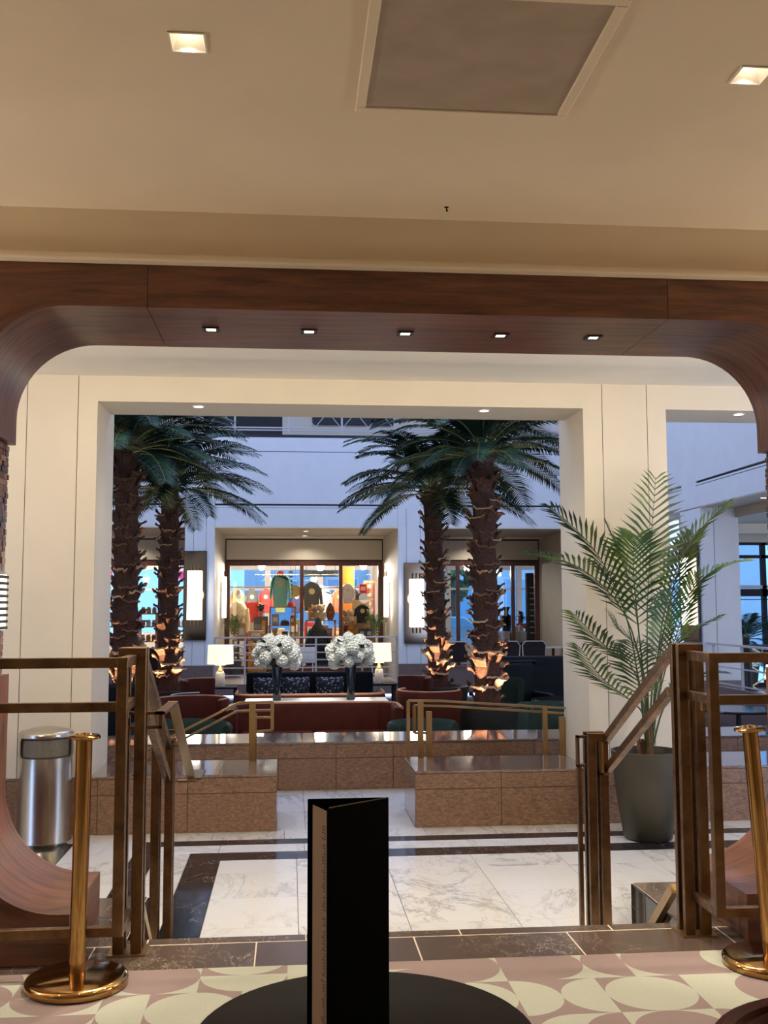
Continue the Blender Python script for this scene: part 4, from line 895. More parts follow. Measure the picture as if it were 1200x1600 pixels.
for s in range(5):
    a = .10+.22*s; Lf = 1.85; pts = [(0,0,0)]; x = z = 0; an = a+.35
    for k in range(6): x += Lf/6*math.cos(an); z += Lf/6*math.sin(an); pts.append((x, 0, z)); an -= .15+.03*s
    crown.append(frond_mesh(pts, .44, 40, M_LEAFD, M_RACHIS, 'frond', .55, .016, .14, .25, s, .030))
# one cut leaf base: a flared scale leaning out of the trunk (local +X outward)
def boot_mesh(k, tip=None):
    rnd = random.Random(40+k); H = rnd.uniform(.13,.18); A = rnd.uniform(.50,.75); n = 6; m = MB(); R0 = .165
    rows = ((-.05,-.012),(.35,.012),(.72,.035),(.95,.055),(1.0,.085)); jag = [rnd.uniform(-.02,.02)+(.025 if i in (0,n) else 0) for i in range(n+1)]
    for layer in (0, 1):
        for ri, (f, o) in enumerate(rows):
            for i in range(n+1):
                a = A*(-1+2*i/n)*(1-.12*f); rr = R0+o*(1+.5*abs(-1+2*i/n)**2)-(.018 if layer else 0)-(R0-.0)
                z = H*f+(jag[i] if ri >= 3 else 0)+(.026 if layer and ri == 4 else 0)
                m.v.append(((R0+rr)*math.cos(a)-R0, (R0+rr)*math.sin(a), z))
    W_ = n+1; N = W_*len(rows)
    for ri in range(len(rows)-1):
        for i in range(n):
            p = ri*W_+i; m.f.append((p, p+1, p+1+W_, p+W_)); m.m.append(0); q = N+p; m.f.append((q, q+W_, q+1+W_, q+1)); m.m.append(1 if ri >= 2 else 0)
    for i in range(n):
        p = (len(rows)-1)*W_+i; m.f.append((p, p+1, N+p+1, N+p)); m.m.append(1)
    for ri in range(len(rows)-1):
        p = ri*W_; m.f.append((p, p+W_, N+p+W_, N+p)); m.m.append(0); p = ri*W_+n; m.f.append((p, N+p, N+p+W_, p+W_)); m.m.append(0)
    return m.mesh('leaf_base', [M_BOOT, tip or M_BOOTTIP])
M_BOOTMID = plain('brown_tip', c(128,94,74), .8, 0, .35, 30)  # browner tip, without the painted uplight
boots = [boot_mesh(k) for k in range(6)]; boots_b = [boot_mesh(k+6, M_BOOTMID) for k in range(6)]
def palm(x, y, zt, xt, rb, label, seed, planter, up_pow, ph_=1.0):
    zb = SZ+.62*ph_; rnd = random.Random(seed)
    # planter: a thing of its own, the palm stands in it
    p = thing('round_planter', planter, 'planter', (x, y, SZ), 'round charcoal planters')
    MB().lathe([(a_, b_*ph_) for a_, b_ in ((0,0),(.30,0),(.34,.02),(.45,.36),(.50,.60),(.505,.64),(.475,.645),(.46,.60),(.45,.56))], 40).build('bowl', M_PLANT, p, smooth=True, local=True); MB().lathe([(0,.60*ph_),(.25,.595*ph_),(.456,.585*ph_)], 32).build('soil', M_SOIL, p, smooth=True, local=True)
    t = thing('palm_tree', label, 'palm', (x, y, zb-.04), 'indoor palms'); H = zt-zb; dx = xt-x
    m = MB(); n = 26; m.tube([(dx*k/n, 0, H*k/n) for k in range(n+1)], rb, 16, radii=[rb*(1.12-.16*k/n+.05*math.sin(k*2.1)) for k in range(n+1)]); m.build('trunk', M_TRUNK, t, smooth=True, local=True)
    rows = int(H/.16)
    for j in range(rows):
        for q in range(4):
            f = (j+.25*q)/rows; an = q*2*PI/4+j*2.4+rnd.uniform(-.2,.2); low = f < .25
            s = rnd.uniform(.85,1.1)*(1.12 if low else .95)*rb/.165
            inst(rnd.choice(boots if rnd.random() < (.8 if low else .38) else boots_b), 'leaf_base', t, (dx*f+rb*.98*math.cos(an), rb*.98*math.sin(an), H*f), (rnd.uniform(-.12,.12), rnd.uniform(-.05,.15), an), (s, s, s*rnd.uniform(.85,1.15)))  # more pale tips near the base, imitating the uplit foot of the trunk
    for k in range(44):
        an = k*2.39996+seed; tier = k/44
        inst(crown[int(4.99*(1-tier))], 'frond', t, (dx+.06*math.cos(an), .06*math.sin(an), H-.05+.22*(1-tier)), (rnd.uniform(-.15,.15), .12+rnd.uniform(-.12,.12)+.26*tier, an), (rnd.uniform(.8,1.0),)*3)
    for an in (-2.2, -.7):
        u = thing('uplight', 'small uplight in the planter of the %s palm, %s one' % (label.split(' palm')[0], 'left' if an < -1.5 else 'right'), 'light', (x+.38*math.cos(an), y+.38*math.sin(an), SZ+.59*ph_), 'palm uplights')
        MB().lathe([(0,0),(.03,0),(.035,.05),(.0,.05)], 12).build('lamp_body', M_TRIMB, u, smooth=True, local=True)
        spot((x+.38*math.cos(an), y+.38*math.sin(an), SZ+.60*ph_+.07), up_pow, (1,.62,.34), 60, .8, (-.20*math.cos(an), -.20*math.sin(an), 1), .02)
    return t
palm(-2.32, 15.0, 3.70, -2.36, .165, 'tall near left palm with a shaggy brown trunk', 1, 'round charcoal planter under the near left palm', P_UP)
palm(-1.97, 17.2, 3.42, -1.99, .15, 'shorter far left palm with a shaggy brown trunk', 2, 'round charcoal planter under the far left palm', P_UP, 1.15)
palm(2.50, 17.2, 3.42, 2.40, .15, 'shorter far right palm leaning slightly left', 3, 'round charcoal planter under the far right palm', P_UP, 1.17)
palm(2.90, 15.0, 3.68, 2.87, .17, 'tall near right palm before the cafe windows', 4, 'tapered charcoal planter under the near right palm', P_UP)
# potted areca palm in the lobby
t = thing('plant_pot', 'tall tapered dark olive plant pot before the right pier', 'pot', (2.77, 7.89, LZ))
MB().lathe([(0,0),(.165,0),(.185,.015),(.235,.35),(.268,.655),(.27,.67),(.25,.672),(.245,.64),(.24,.60)], 48).build('pot_body', M_POT, t, smooth=True, local=True); MB().lathe([(0,.615),(.242,.61)], 32).build('soil', M_SOIL, t, smooth=True, local=True)
t = thing('potted_palm', 'green areca palm with feathery fronds in the olive pot', 'plant', (2.79, 7.89, LZ+.61))
FR = [((2.8,7.89,.38),(2.81,7.95,.77),(2.83,8,1.37),(2.88,8.05,1.89),(2.95,8.11,2.48)), ((2.78,7.89,.38),(2.71,7.82,.78),(2.59,7.75,1.37),(2.34,7.68,1.86),(1.98,7.61,2.19)),
((2.78,7.89,.38),(2.71,7.74,.88),(2.53,7.6,1.38),(2.19,7.46,1.7),(1.79,7.31,1.83)), ((2.79,7.89,.38),(2.79,8.02,.86),(2.76,8.15,1.42),(2.68,8.24,1.79),(2.57,8.34,2.09)),
((2.81,7.89,.38),(2.87,7.92,.87),(2.98,7.95,1.47),(3.18,7.98,1.93),(3.5,8.01,2.25)), ((2.81,7.89,.38),(2.92,8.02,.81),(3.09,8.1,1.32),(3.33,8.2,1.66),(3.67,8.28,1.8)),
((2.81,7.89,.38),(2.85,7.84,.78),(2.95,7.8,1.07),(3.08,7.75,1.21),(3.31,7.71,1.35)), ((2.78,7.89,.38),(2.71,7.77,.74),(2.58,7.65,.99),(2.33,7.53,1.16),(2.09,7.41,1.38)),
((2.78,7.89,.38),(2.81,8.0,.76),(2.75,8.12,1.11),(2.64,8.22,1.24),(2.56,8.3,1.38)), ((2.78,7.89,.38),(2.71,7.74,.59),(2.56,7.6,.73),(2.3,7.46,.91),(2.1,7.31,1.14)),
((2.79,7.89,.38),(2.74,7.79,.78),(2.67,7.7,1.28),(2.61,7.61,1.76),(2.6,7.51,1.96)), ((2.8,7.89,.38),(2.9,8.04,.86),(3.02,8.15,1.37),(3.17,8.25,1.79),(3.3,8.32,2.02)),
((2.8,7.89,.38),(2.79,7.79,.73),(2.81,7.7,1.03),(2.85,7.61,1.3),(2.88,7.51,1.52)), ((2.79,7.89,.38),(2.69,7.7,.6),(2.6,7.5,.85),(2.5,7.3,1.05),(2.42,7.11,1.18)),
((2.81,7.89,.38),(2.93,8.0,.61),(3.09,8.1,.79),(3.26,8.2,.88),(3.47,8.28,.9)), ((2.81,7.89,.38),(2.89,7.99,.66),(3.01,8.1,1.01),(3.14,8.18,1.32),(3.28,8.25,1.69))]
o = Vector((2.79, 7.89, LZ+.61))
for k, f_ in enumerate(FR):
    L = sum((Vector(f_[i+1])-Vector(f_[i])).length for i in range(4)); pts = [tuple(Vector((p[0], p[1] if p[1] < 7.9 else 7.89+(p[1]-7.89)*.5, p[2]))-o-Vector((0,0,.11 if i == 0 else 0))) for i, p in enumerate(f_)]
    inst(frond_mesh(pts, .18+.10*L, int(8+7*L), M_LEAF, M_STALK, 'frond', .38, .009, .50 if L > 1.2 else .36, .22, 60+k, .019, (.75, .40)), 'frond', t)
m = MB(); rnd = random.Random(9)
for k in range(16):
    an = rnd.uniform(0,2*PI); q = rnd.uniform(.01,.07); m.tube([(q*math.cos(an), q*math.sin(an), 0), (q*1.3*math.cos(an), q*1.3*math.sin(an), rnd.uniform(.12,.3))], .016, 6, radii=[.022,.012])
m.build('stem_bases', M_STEMB, t, smooth=True, local=True)

# =================================================================== FAR SIDE: SCONCES, RAILINGS, CAFE, SHOPS
def sconce(loc, rz, w, h, label, mirror=True, tubes=4, tw=.085, th=1.12, zc=0):
    """mirror panel with a cluster of lit glass tubes on gold rods; faces local -Y"""
    t = thing('wall_sconce', label, 'lamp', loc, None, rz)
    if mirror:
        MB().box(-w/2, w/2, -.02, .0, -h/2, h/2).build('mirror_panel', M_MIRROR, t, local=True); m = MB()
        for q in ((-w/2-.012,w/2+.012,h/2,h/2+.012),(-w/2-.012,w/2+.012,-h/2-.012,-h/2),(-w/2-.012,-w/2,-h/2,h/2),(w/2,w/2+.012,-h/2,h/2)): m.box(q[0],q[1],-.03,.0,q[2],q[3])
        m.build('mirror_frame', M_TRIMB, t, local=True)
    for k in range(tubes):
        x = (k-(tubes-1)/2)*tw
        MB().tube([(x,-.10,zc-th/2),(x,-.10,zc+th/2)], tw*.48, 12).build('glass_tube', M_TUBE, t, smooth=True, local=True)
    m = MB()
    for k in range(tubes-1):
        x = (k-(tubes-2)/2)*tw; m.tube([(x,-.10,zc-th/2-.14),(x,-.10,zc+th/2+.14)], .012, 6)
    m.box(-.06,.06,-.10,-.02,zc+th*.3,zc+th*.3+.04).box(-.06,.06,-.10,-.02,zc-th*.3,zc-th*.3+.04); m.build('gold_rods', M_GOLD, t, local=True); return t
sconce((-2.17, FY-.022, 1.69), 0, .50, 2.02, 'lit tube sconce on a bronze mirror panel, left pier behind the palms')
sconce((2.97, FY-.022, 1.50), 0, .56, 1.86, 'lit tube sconce on a bronze mirror panel behind the far right palm')
point((-2.17, FY-.35, 1.7), 10, WARM2, .2); point((2.97, FY-.35, 1.6), 10, WARM2, .2)
sconce((2.51, 25.6, 1.66), R(-90), .3, 1.2, 'lit tube sconce on the right jamb of the gift shop bay', False, 3, .1, 1.0)
sconce((-1.70, 25.6, 1.66), R(90), .3, 1.2, 'lit tube sconce on the left jamb of the gift shop bay', False, 3, .1, 1.0)
point((2.2, 25.6, 1.66), 8, WARM2, .15); point((-1.4, 25.6, 1.66), 8, WARM2, .15)
sconce((7.77, 19.38, 1.70), R(-90), .9, 1.9, 'lit tube sconce on a dark mirror beyond the potted palm', True, 3, .09, 1.3)
# terrace railing in the middle bay
t = thing('terrace_railing', 'pale steel railing with many horizontal bars before the gift shop', 'railing', (.4, FY+.1, LZ))
for x in (-1.70, -1.02, .62, 2.50): MB().tube([(x, FY+.1, LZ), (x, FY+.1, .70)], .022, 8).build('post', M_RAILW, t, smooth=True)
MB().box(-1.72, 2.52, FY+.07, FY+.13, .695, .73).build('top_rail', M_RAILW, t)
for z in (.53, .35, .18, 0, -.17): MB().box(-1.70, 2.50, FY+.085, FY+.115, z, z+.028).build('bar', M_RAILW, t)
MB().tube([(-1.02+.0, FY+.06, -.2), (-1.02, FY+.06, .36), (-1.07, FY+.06, .48), (-1.2, FY+.06, .53), (-1.7, FY+.06, .53)], .02, 8).build('curved_bar', M_RAILW, t, smooth=True)
t = thing('terrace_railing', 'pale steel railing on the side terrace beyond the right post', 'railing', (7.9, 20.5, LZ))
for k, y in enumerate((15.2, 16.3, 17.4, 18.6)): MB().box(7.86, 7.90, y-.02, y+.02, LZ, .72).build('post', M_RAILW, t)
MB().box(7.84, 7.92, 12.2, 18.8, .70, .735).build('top_rail', M_RAILW, t)
for z in (.0, .3): MB().box(7.87, 7.89, 12.2, 18.8, z, z+.025).build('bar', M_RAILW, t)
o = MB().box(7.70, 7.80, 12.0, 18.8, SZ, -.02).build('wall_filler_side', M_GRANMAUVE); tag(o, kind='structure')  # dark filler wall added to cover the bright side floor
# low granite parapets under the right and left bays
o = MB().box(3.271, 6.9, FY-.02, FY+.12, -.6, .0).box(3.20, 7, FY-.04, FY+.14, .0, .03).build('wall_parapet_right', M_GRANMAUVE); tag(o, kind='structure')
o = MB().box(-6.6, -2.42, FY-.02, FY+.12, -.6, .0).build('wall_parapet_left', M_GRANMAUVE); tag(o, kind='structure')
M_RATTAN = plain('white_rattan', c(206,200,194), .6, 0, .12, 40)
def bistro(x, y, label, rz=PI):
    t = thing('bistro_chair', label, 'chair', (x, y, LZ), 'bistro chairs', rz); m = MB()
    m.prism([(-.26,.40),(.26,.40),(.29,.80),(.22,.88),(-.22,.88),(-.29,.80)], .20, .24, axis=1); m.build('backrest', M_CHARC, t, local=True, bevel=.01)
    MB().tube([(-.27,.24,.0),(-.28,.23,.45),(-.30,.24,.80),(-.22,.24,.895),(.22,.24,.895),(.30,.24,.80),(.28,.23,.45),(.27,.24,.0)], .016, 7).build('back_frame', M_RATTAN, t, smooth=True, local=True)
    MB().box(-.25,.25,-.24,.2,.40,.45).build('seat', M_CHARC, t, local=True, bevel=.015)
    for s in (-1,1): MB().tube([(s*.23,-.2,0),(s*.23,-.2,.40)], .016, 6).build('leg', M_RATTAN, t, local=True)
bistro(4.10, 25.4, 'dark backed bistro chair right of the far right palm'); bistro(5.42, 25.5, 'dark backed bistro chair right of the near right palm trunk'); bistro(6.08, 25.5, 'dark backed bistro chair nearest the right pier')
t = thing('bistro_table', 'small white cafe table by the right pier', 'table', (6.62, 25.5, LZ)); MB().box(-.24,.24,-.3,.3,.72,.75).build('tabletop', M_CERAM, t, local=True); MB().box(-.03,.03,-.03,.03,.0,.72).build('leg', M_TRIMB, t, local=True)
def stool(x, y, label):
    t = thing('bar_stool', label, 'stool', (x, y, LZ), 'white bar stools', PI)
    MB().lathe([(.24,.78),(.245,1.02),(.225,1.05),(.215,1.02),(.21,.78)], 20, a0=R(20), a1=R(160)).build('backrest', M_RATTAN, t, smooth=True, local=True); MB().lathe([(0,.74),(.22,.74),(.23,.77),(.2,.80),(0,.80)], 20).build('seat', M_RATTAN, t, smooth=True, local=True)
    for a in (45,135,225,315): MB().tube([(.24*math.cos(R(a)), .24*math.sin(R(a)), 0), (.19*math.cos(R(a)), .19*math.sin(R(a)), .75)], .016, 6).build('leg', M_RATTAN, t, local=True)
stool(5.98, 28.75, 'white rattan bar stool left of the middle cafe mullion'); stool(6.72-.22, 28.8, 'white rattan bar stool right of the middle cafe mullion')
t = thing('bar_counter', 'long dark cafe counter with a pale top behind the bar stools', 'counter', (6.4, 29.6, LZ)); MB().box(-1.0,2.0,-.25,.3,0,1.0).build('counter_body', M_CHARC, t, local=True); MB().box(-1.05,2.05,-.3,.35,1.0,1.04).build('counter_top', M_CERAM, t, local=True)
ctz = LZ+1.041
t = thing('urn', 'black two-tier urn on the cafe counter', 'urn', (6.30, 29.55, ctz)); MB().lathe([(0,0),(.12,0),(.14,.25),(.20,.42),(.19,.46),(.09,.46),(.06,.5),(.06,.58),(.12,.70),(0,.70)], 20).build('urn_body', M_BLACK, t, smooth=True, local=True)
t = thing('white_jar', 'small white jar with a lid beside the urn on the cafe counter', 'jar', (6.60, 29.55, ctz)); MB().lathe([(0,0),(.06,0),(.06,.13),(0,.14)], 14).build('jar_body', M_CERAM, t, smooth=True, local=True); MB().lathe([(0,.14),(.03,.14),(.02,.18),(0,.19)], 10).build('lid', M_CERAM, t, local=True)
t = thing('counter_plant', 'leafy plant standing on the cafe counter', 'plant', (6.75, 29.62, ctz)); MB().lathe([(0,0),(.07,0),(.08,.15),(0,.15)], 14).build('pot', M_CERAM, t, smooth=True, local=True); rnd = random.Random(2)
for k in range(18): inst(lf_, 'leaf', t, (0,0,.16+.02*k), (rnd.uniform(-.4,.4), -.7+rnd.uniform(-.3,.3), k*2.4), (1.3,)*3)
t = thing('dark_cabinet', 'dark grey notice cabinet with chalk lines at the right end of the cafe', 'cabinet', (6.95, 28.7, LZ)); MB().box(-.25,.35,-.1,.1,0,2.7).build('cabinet_body', M_CHARC, t, local=True)
for k in range(9): MB().box(-.18,.15+.02*(k % 3),-.104,-.1,1.0+.16*k,1.02+.16*k).build('chalk_line', M_CERAM, t, local=True)
to = letters('lettering', 'STREET', .16, .002); to.data.materials.append(M_BLACK); to.rotation_euler = (R(90),0,0); to.location = (6.45, 27.99, 1.02); tag(to, 'black window lettering on the right cafe pane', 'lettering')
t = thing('hanging_vine', 'thin dark vine hanging inside the cafe window', 'plant', (4.2, 29.0, 2.72)); rnd = random.Random(6); m = MB()
for s in range(3): m.tube([(.15*s-.1,0,.0),(.15*s,0,-.4),(.12*s-.2,0,-1.1+.2*s)], .008, 5)
m.build('stem', M_FOLI, t, local=True)
for k in range(40): inst(lf_, 'leaf', t, (rnd.uniform(-.3,.35), rnd.uniform(-.1,.1), -rnd.uniform(.02,1.05)), (rnd.uniform(-1,1), rnd.uniform(-1,1), rnd.uniform(0,6)), (.9,)*3)
t = thing('red_sculpture', 'red lacquer lobster shaped ornament on the cafe counter', 'ornament', (7.05-.1, 29.4, ctz)); M_RED = plain('red_lacquer', c(170,52,44), .4)
MB().ball((0,0,.13), .2, .08, .1, 12, 8).tube([(-.15,0,.15),(-.3,0,.22),(-.38,0,.17)], .04, 8).tube([(.15,0,.13),(.3,0,.15),(.42,0,.2)], .035, 8).build('ornament_body', M_RED, t, smooth=True, local=True); MB().box(-.12,.12,-.05,.05,0,.05).build('stand', M_BLACK, t, local=True)
for x in (-2.0, 2.8): spot((x, 11.2, 8.6), 350, WARM2, 50, .8, (0, .42, -1), .12)  # bare unseen spots added high up to brighten the lounge
for x in (-.17, .875): spot((x, 11.3, 8.6), 2400, WARM2, 12, .7, (0, .435, -1), .08)  # narrow unseen spots added to whiten the hydrangeas
# small palms beside the gift shop
sfr = [frond_mesh([(0,0,0),(.05,0,.45),(.18+.1*k,0,.85),(.42+.12*k,0,1.08),(.72+.1*k,0,1.05-.2*k)], .26, 15, M_LEAF, M_RACHIS, 'frond', .2, .008, .35, .3, 90+k, .018) for k in range(2)]
for x, y, w in ((-1.40, 26.6, 'left'), (2.22, 26.6, 'right')):
    t = thing('terrace_palm', 'small potted palm on the terrace at the %s jamb of the gift shop' % w, 'plant', (x, y, LZ)); MB().lathe([(0,0),(.16,0),(.2,.45),(.18,.45),(.17,.4),(0,.4)], 20).build('pot', M_PLANT, t, smooth=True, local=True)
    for k in range(11): inst(sfr[k % 2], 'frond', t, (0,0,.4), (0, -.25+.04*k, k*2.4), (.36, .5, .9+.06*(k % 3)))

# ------------------------------------------------------------------ gift shop stock
PALETTE = {'mint': c(150,222,192), 'red': c(206,52,48), 'cream': c(228,208,164), 'black': c(26,26,28), 'charcoal': c(70,70,72), 'orange': c(230,146,40), 'tan': c(196,150,96), 'white': c(230,228,224), 'olive': c(120,128,80), 'navy': c(38,44,84), 'brown': c(112,66,40), 'blue': c(96,140,200), 'pink': c(224,70,150), 'grey': c(150,148,146), 'terracotta': c(176,92,60)}
MC = {k: plain(k+'_goods', v, .7, 0, .15, 12) for k, v in PALETTE.items()}
def shelf_unit(x0, x1, y0, y1, hs, label, mat=M_OAK):
    t = thing('display_shelf', label, 'shelf', ((x0+x1)/2, (y0+y1)/2, LZ))
    for x in (x0, x1-.04):
        for y in (y0, y1-.04): MB().box(x, x+.04, y, y+.04, LZ, hs[-1]+.0).build('leg', mat, t)
    for z in hs: MB().box(x0, x1, y0, y1, z-.03, z).build('shelf_board', mat, t)
    return t
def shirt(x, y, z, w, h, col, label, tilt=0, cap=None):
    t = thing('shirt', label, 'shirt', (x, y, z), None, tilt); a = w/2
    MB().prism([(-a*.62,0),(a*.62,0),(a*.66,h*.55),(a*.78,h*.2),(a,h*.24),(a*.86,h*.78),(a*.5,h*.95),(a*.2,h),(-a*.2,h),(-a*.5,h*.95),(-a*.86,h*.78),(-a,h*.24),(-a*.78,h*.2),(-a*.66,h*.55)], -.05, .05, axis=1).build('cloth_body', MC[col], t, local=True, bevel=.02)
    MB().lathe([(.06,h-.02),(.08,h+.015),(.06,h+.02)], 14, sy=.6).build('collar', MC[col], t, local=True, smooth=True)
    MB().lathe([(0,-.004),(w*.13,-.004),(w*.13,.004),(0,.004)], 14).build('round_print', MC['cream'], t, local=True)
    t.children[-1].rotation_euler = (R(90),0,0); t.children[-1].location = (0,-.055,h*.68); return t
def cap_(x, y, z, col, label, s=1):
    t = thing('cap', label, 'cap', (x, y, z)); MB().lathe([(.10*s,0),(.10*s,.03*s),(.08*s,.09*s),(.04*s,.115*s),(0,.12*s)], 16).build('crown', MC[col], t, smooth=True, local=True); MB().prism([(-.085*s,-.05*s),(.085*s,-.05*s),(.07*s,-.17*s),(0,-.20*s),(-.07*s,-.17*s)], .0, .014).build('brim', MC[col], t, local=True)
def boxy(x, y, z, w, d, h, col, label, name='gift_box', cat='box', group=None, mark='white'):
    t = thing(name, label, cat, (x, y, z), group); MB().box(-w/2,w/2,-d/2,d/2,0,h).build('body', MC[col], t, local=True, bevel=.006); MB().box(-w*.32,w*.32,-d/2-.004,-d/2,h*.3,h*.7).build('front_label', MC[mark], t, local=True); return t
def plush(x, y, z, col, label, s=1, c2='cream'):
    t = thing('plush_toy', label, 'toy', (x, y, z)); MB().ball((0,0,.10*s), .085*s, .07*s, .10*s, 12, 8).build('body', MC[col], t, smooth=True, local=True); MB().ball((0,-.01*s,.25*s), .075*s, n=12, m=8).build('head', MC[col], t, smooth=True, local=True)
    for q in (-1,1):
        MB().ball((q*.055*s,0,.315*s), .028*s, n=8, m=6).build('ear', MC[c2], t, smooth=True, local=True); MB().ball((q*.09*s,-.02*s,.12*s), .03*s, .03*s, .06*s, 8, 6).build('arm', MC[col], t, smooth=True, local=True); MB().ball((q*.05*s,-.06*s,.03*s), .035*s, .05*s, .03*s, 8, 6).build('foot', MC[c2], t, smooth=True, local=True)
def jar(x, y, z, col, label, s=1, group=None):
    t = thing('jar', label, 'jar', (x, y, z), group); MB().lathe([(0,0),(.05*s,0),(.055*s,.02*s),(.055*s,.11*s),(.04*s,.13*s),(0,.13*s)], 12).build('jar_body', MC[col], t, smooth=True, local=True); MB().lathe([(0,.13*s),(.042*s,.13*s),(.042*s,.155*s),(0,.155*s)], 12).build('lid', MC['tan'], t, local=True)
SY = 28.55
s1 = [.02, .42, 1.0]
shelf_unit(-1.55, -.62, SY-.2, SY+.25, [.10, .52], 'honey wood shelf at the left end of the gift shop window')
shelf_unit(-.55, .18, SY-.2, SY+.25, [.05, .50, .92, 1.42], 'honey wood display stand under the mint sweatshirt')
shelf_unit(.45, 1.28, SY-.2, SY+.25, [.10, .52, 1.05], 'pale wood shelf in the middle gift shop window')
shelf_unit(1.45, 2.35, SY-.2, SY+.25, [.10, .55, .95], 'pale wood shelf in the right gift shop window')
shirt(-.25, SY, 1.425, .62, .92, 'mint', 'mint green sweatshirt with a round print in the gift shop window'); cap_(-.25, SY-.02, 2.28, 'red', 'red cap above the mint sweatshirt', 1.15)
cap_(.05, SY-.1, 1.425, 'red', 'red cap on the shelf beside the mint sweatshirt', 1.1)
t = thing('clothes_mannequin', 'cream jacket on a mannequin at the left end of the gift shop', 'mannequin', (-1.42, SY+.6, LZ)); MB().tube([(0,0,0),(0,0,1.2)], .03, 8).build('stand_pole', M_TRIMB, t, local=True); MB().lathe([(0,0),(.2,0),(.2,.02),(0,.03)], 20).build('foot', M_TRIMB, t, local=True)
MB().lathe([(0,1.0),(.22,1.0),(.2,1.4),(.24,1.7),(.16,1.86),(.07,1.92),(0,1.92)], 18, sy=.6).build('jacket', MC['cream'], t, smooth=True, local=True); MB().ball((0,0,2.12), .10, .11, .14, 12, 10).build('head', MC['white'], t, smooth=True, local=True)
for q in (-1,1): MB().tube([(q*.22,0,1.72),(q*.27,0,1.4),(q*.25,-.02,1.05)], .06, 8).build('sleeve', MC['cream'], t, smooth=True, local=True)
boxy(-.88, SY+.05, .52, .34, .2, .02, 'brown', 'brown tray on the left window shelf', 'tray', 'tray')
boxy(-.92, SY+.1, .545, .40, .2, .22, 'tan', 'tan wooden crate of goods on the left window shelf', 'crate'); boxy(-1.30, SY, .52, .22, .16, .46, 'tan', 'tall speckled tan wooden board on the left window shelf', 'cutting_board', 'board'); boxy(-1.05, SY+.95, LZ, .36, .1, 1.9, 'red', 'red and white sign box behind the left window shelf', 'sign_box', 'sign')
boxy(-.70, SY-.0, .52, .1, .1, .52, 'orange', 'orange wooden lantern box at the end of the left window shelf', 'lantern', 'lantern', None, 'cream')
boxy(-.80, SY+.75, LZ, .40, .12, 1.5, 'charcoal', 'framed grey picture panel behind the left window shelf', 'framed_picture', 'picture', None, 'grey')
jar(-1.45, SY, .10, 'grey', 'grey jar on the bottom left window shelf', 1.3); plush(-1.05, SY, .10, 'navy', 'navy plush toy on the bottom left window shelf', .9); boxy(-.78, SY, .10, .18, .15, .2, 'white', 'white box on the bottom left window shelf')
cap_(-.12, SY-.08, .92, 'black', 'black cap on the wooden display stand', 1.25); boxy(-.38, SY, .92, .2, .14, .30, 'grey', 'grey framed card on the display stand', 'card', 'card'); boxy(.08, SY, .92, .12, .1, .26, 'terracotta', 'terracotta carton on the display stand')
plush(-.40, SY, .50, 'tan', 'tan plush toy on the display stand'); boxy(-.12, SY, .50, .16, .14, .24, 'brown', 'brown box on the display stand'); jar(.08, SY, .50, 'white', 'white jar on the display stand', 1.3)
boxy(-.40, SY, .05, .2, .16, .24, 'white', 'white carton low on the display stand'); plush(-.12, SY, .05, 'blue', 'blue plush toy low on the display stand'); jar(.1, SY, .05, 'olive', 'olive jar low on the display stand', 1.4)
t = thing('woven_disc', 'round tan woven tray hanging in the gift shop window', 'tray', (.16, 29.2, 1.86)); MB().lathe([(0,-.012),(.17,-.012),(.175,0),(.17,.012),(0,.012)], 24).build('disc', MC['tan'], t, smooth=True, local=True); t.rotation_euler = (R(90),0,0)
for k in range(5): MB().tube([(.03*(k+1)*math.cos(2*PI*q/20), .03*(k+1)*math.sin(2*PI*q/20), .014) for q in range(21)], .004, 4).build('woven_ring', MC['brown'], t, local=True)
MB().tube([(0,.17,0),(0,.9,0)], .004, 5).build('hanging_cord', M_TRIMB, t, local=True)
t = thing('tag_garland', 'vertical strand of dark tags beside the mint sweatshirt', 'garland', (.02, 28.9, 2.75)); MB().tube([(0,0,0),(0,0,-1.3)], .005, 5).build('cord', M_TRIMB, t, local=True)
for k in range(8): MB().box(-.05+.02*(k%2), .07, -.004, .004, -.4-.12*k, -.34-.12*k).build('tag', MC['charcoal'], t, local=True)
t = thing('small_plant', 'bushy green plant behind the cream jacket', 'plant', (-.98, SY+.45, 1.5+LZ)); rnd = random.Random(8)
t.location = (-.80, SY+.75, LZ+1.501); MB().lathe([(0,0),(.06,0),(.075,.12),(0,.12)], 12).build('pot', MC['terracotta'], t, smooth=True, local=True)
for k in range(30): inst(lf_, 'leaf', t, (0,0,.12+.006*k), (rnd.uniform(-.5,.5), -.5+rnd.uniform(-.5,.5), k*2.4), (1.2,)*3)
# middle window: hooded clothes, sacks, suitcase
shirt(.62, SY+.45, 1.30, .66, .80, 'charcoal', 'charcoal sweatshirt with a pale print in the middle gift shop window', .1)
t = thing('clothes_rack', 'black coat on a slim rack low in the middle gift shop window', 'coat', (.78, SY-.37, LZ)); MB().tube([(0,0,0),(0,0,1.35)], .02, 7).build('pole', M_TRIMB, t, local=True); MB().lathe([(0,0),(.16,0),(.16,.02),(0,.03)], 16).build('foot', M_TRIMB, t, local=True)
MB().lathe([(0,.15),(.30,.15),(.26,.7),(.24,1.05),(.12,1.28),(.05,1.32),(0,1.32)], 16, sy=.45).build('coat_body', MC['black'], t, smooth=True, local=True); MB().lathe([(.05,1.27),(.10,1.30),(.09,1.42),(.02,1.48)], 14, sy=.6).build('hood', MC['charcoal'], t, smooth=True, local=True)
for q in (-1,1): MB().tube([(q*.2,0,1.12),(q*.30,-.02,.8),(q*.30,-.04,.5)], .055, 8).build('sleeve', MC['black'], t, smooth=True, local=True)
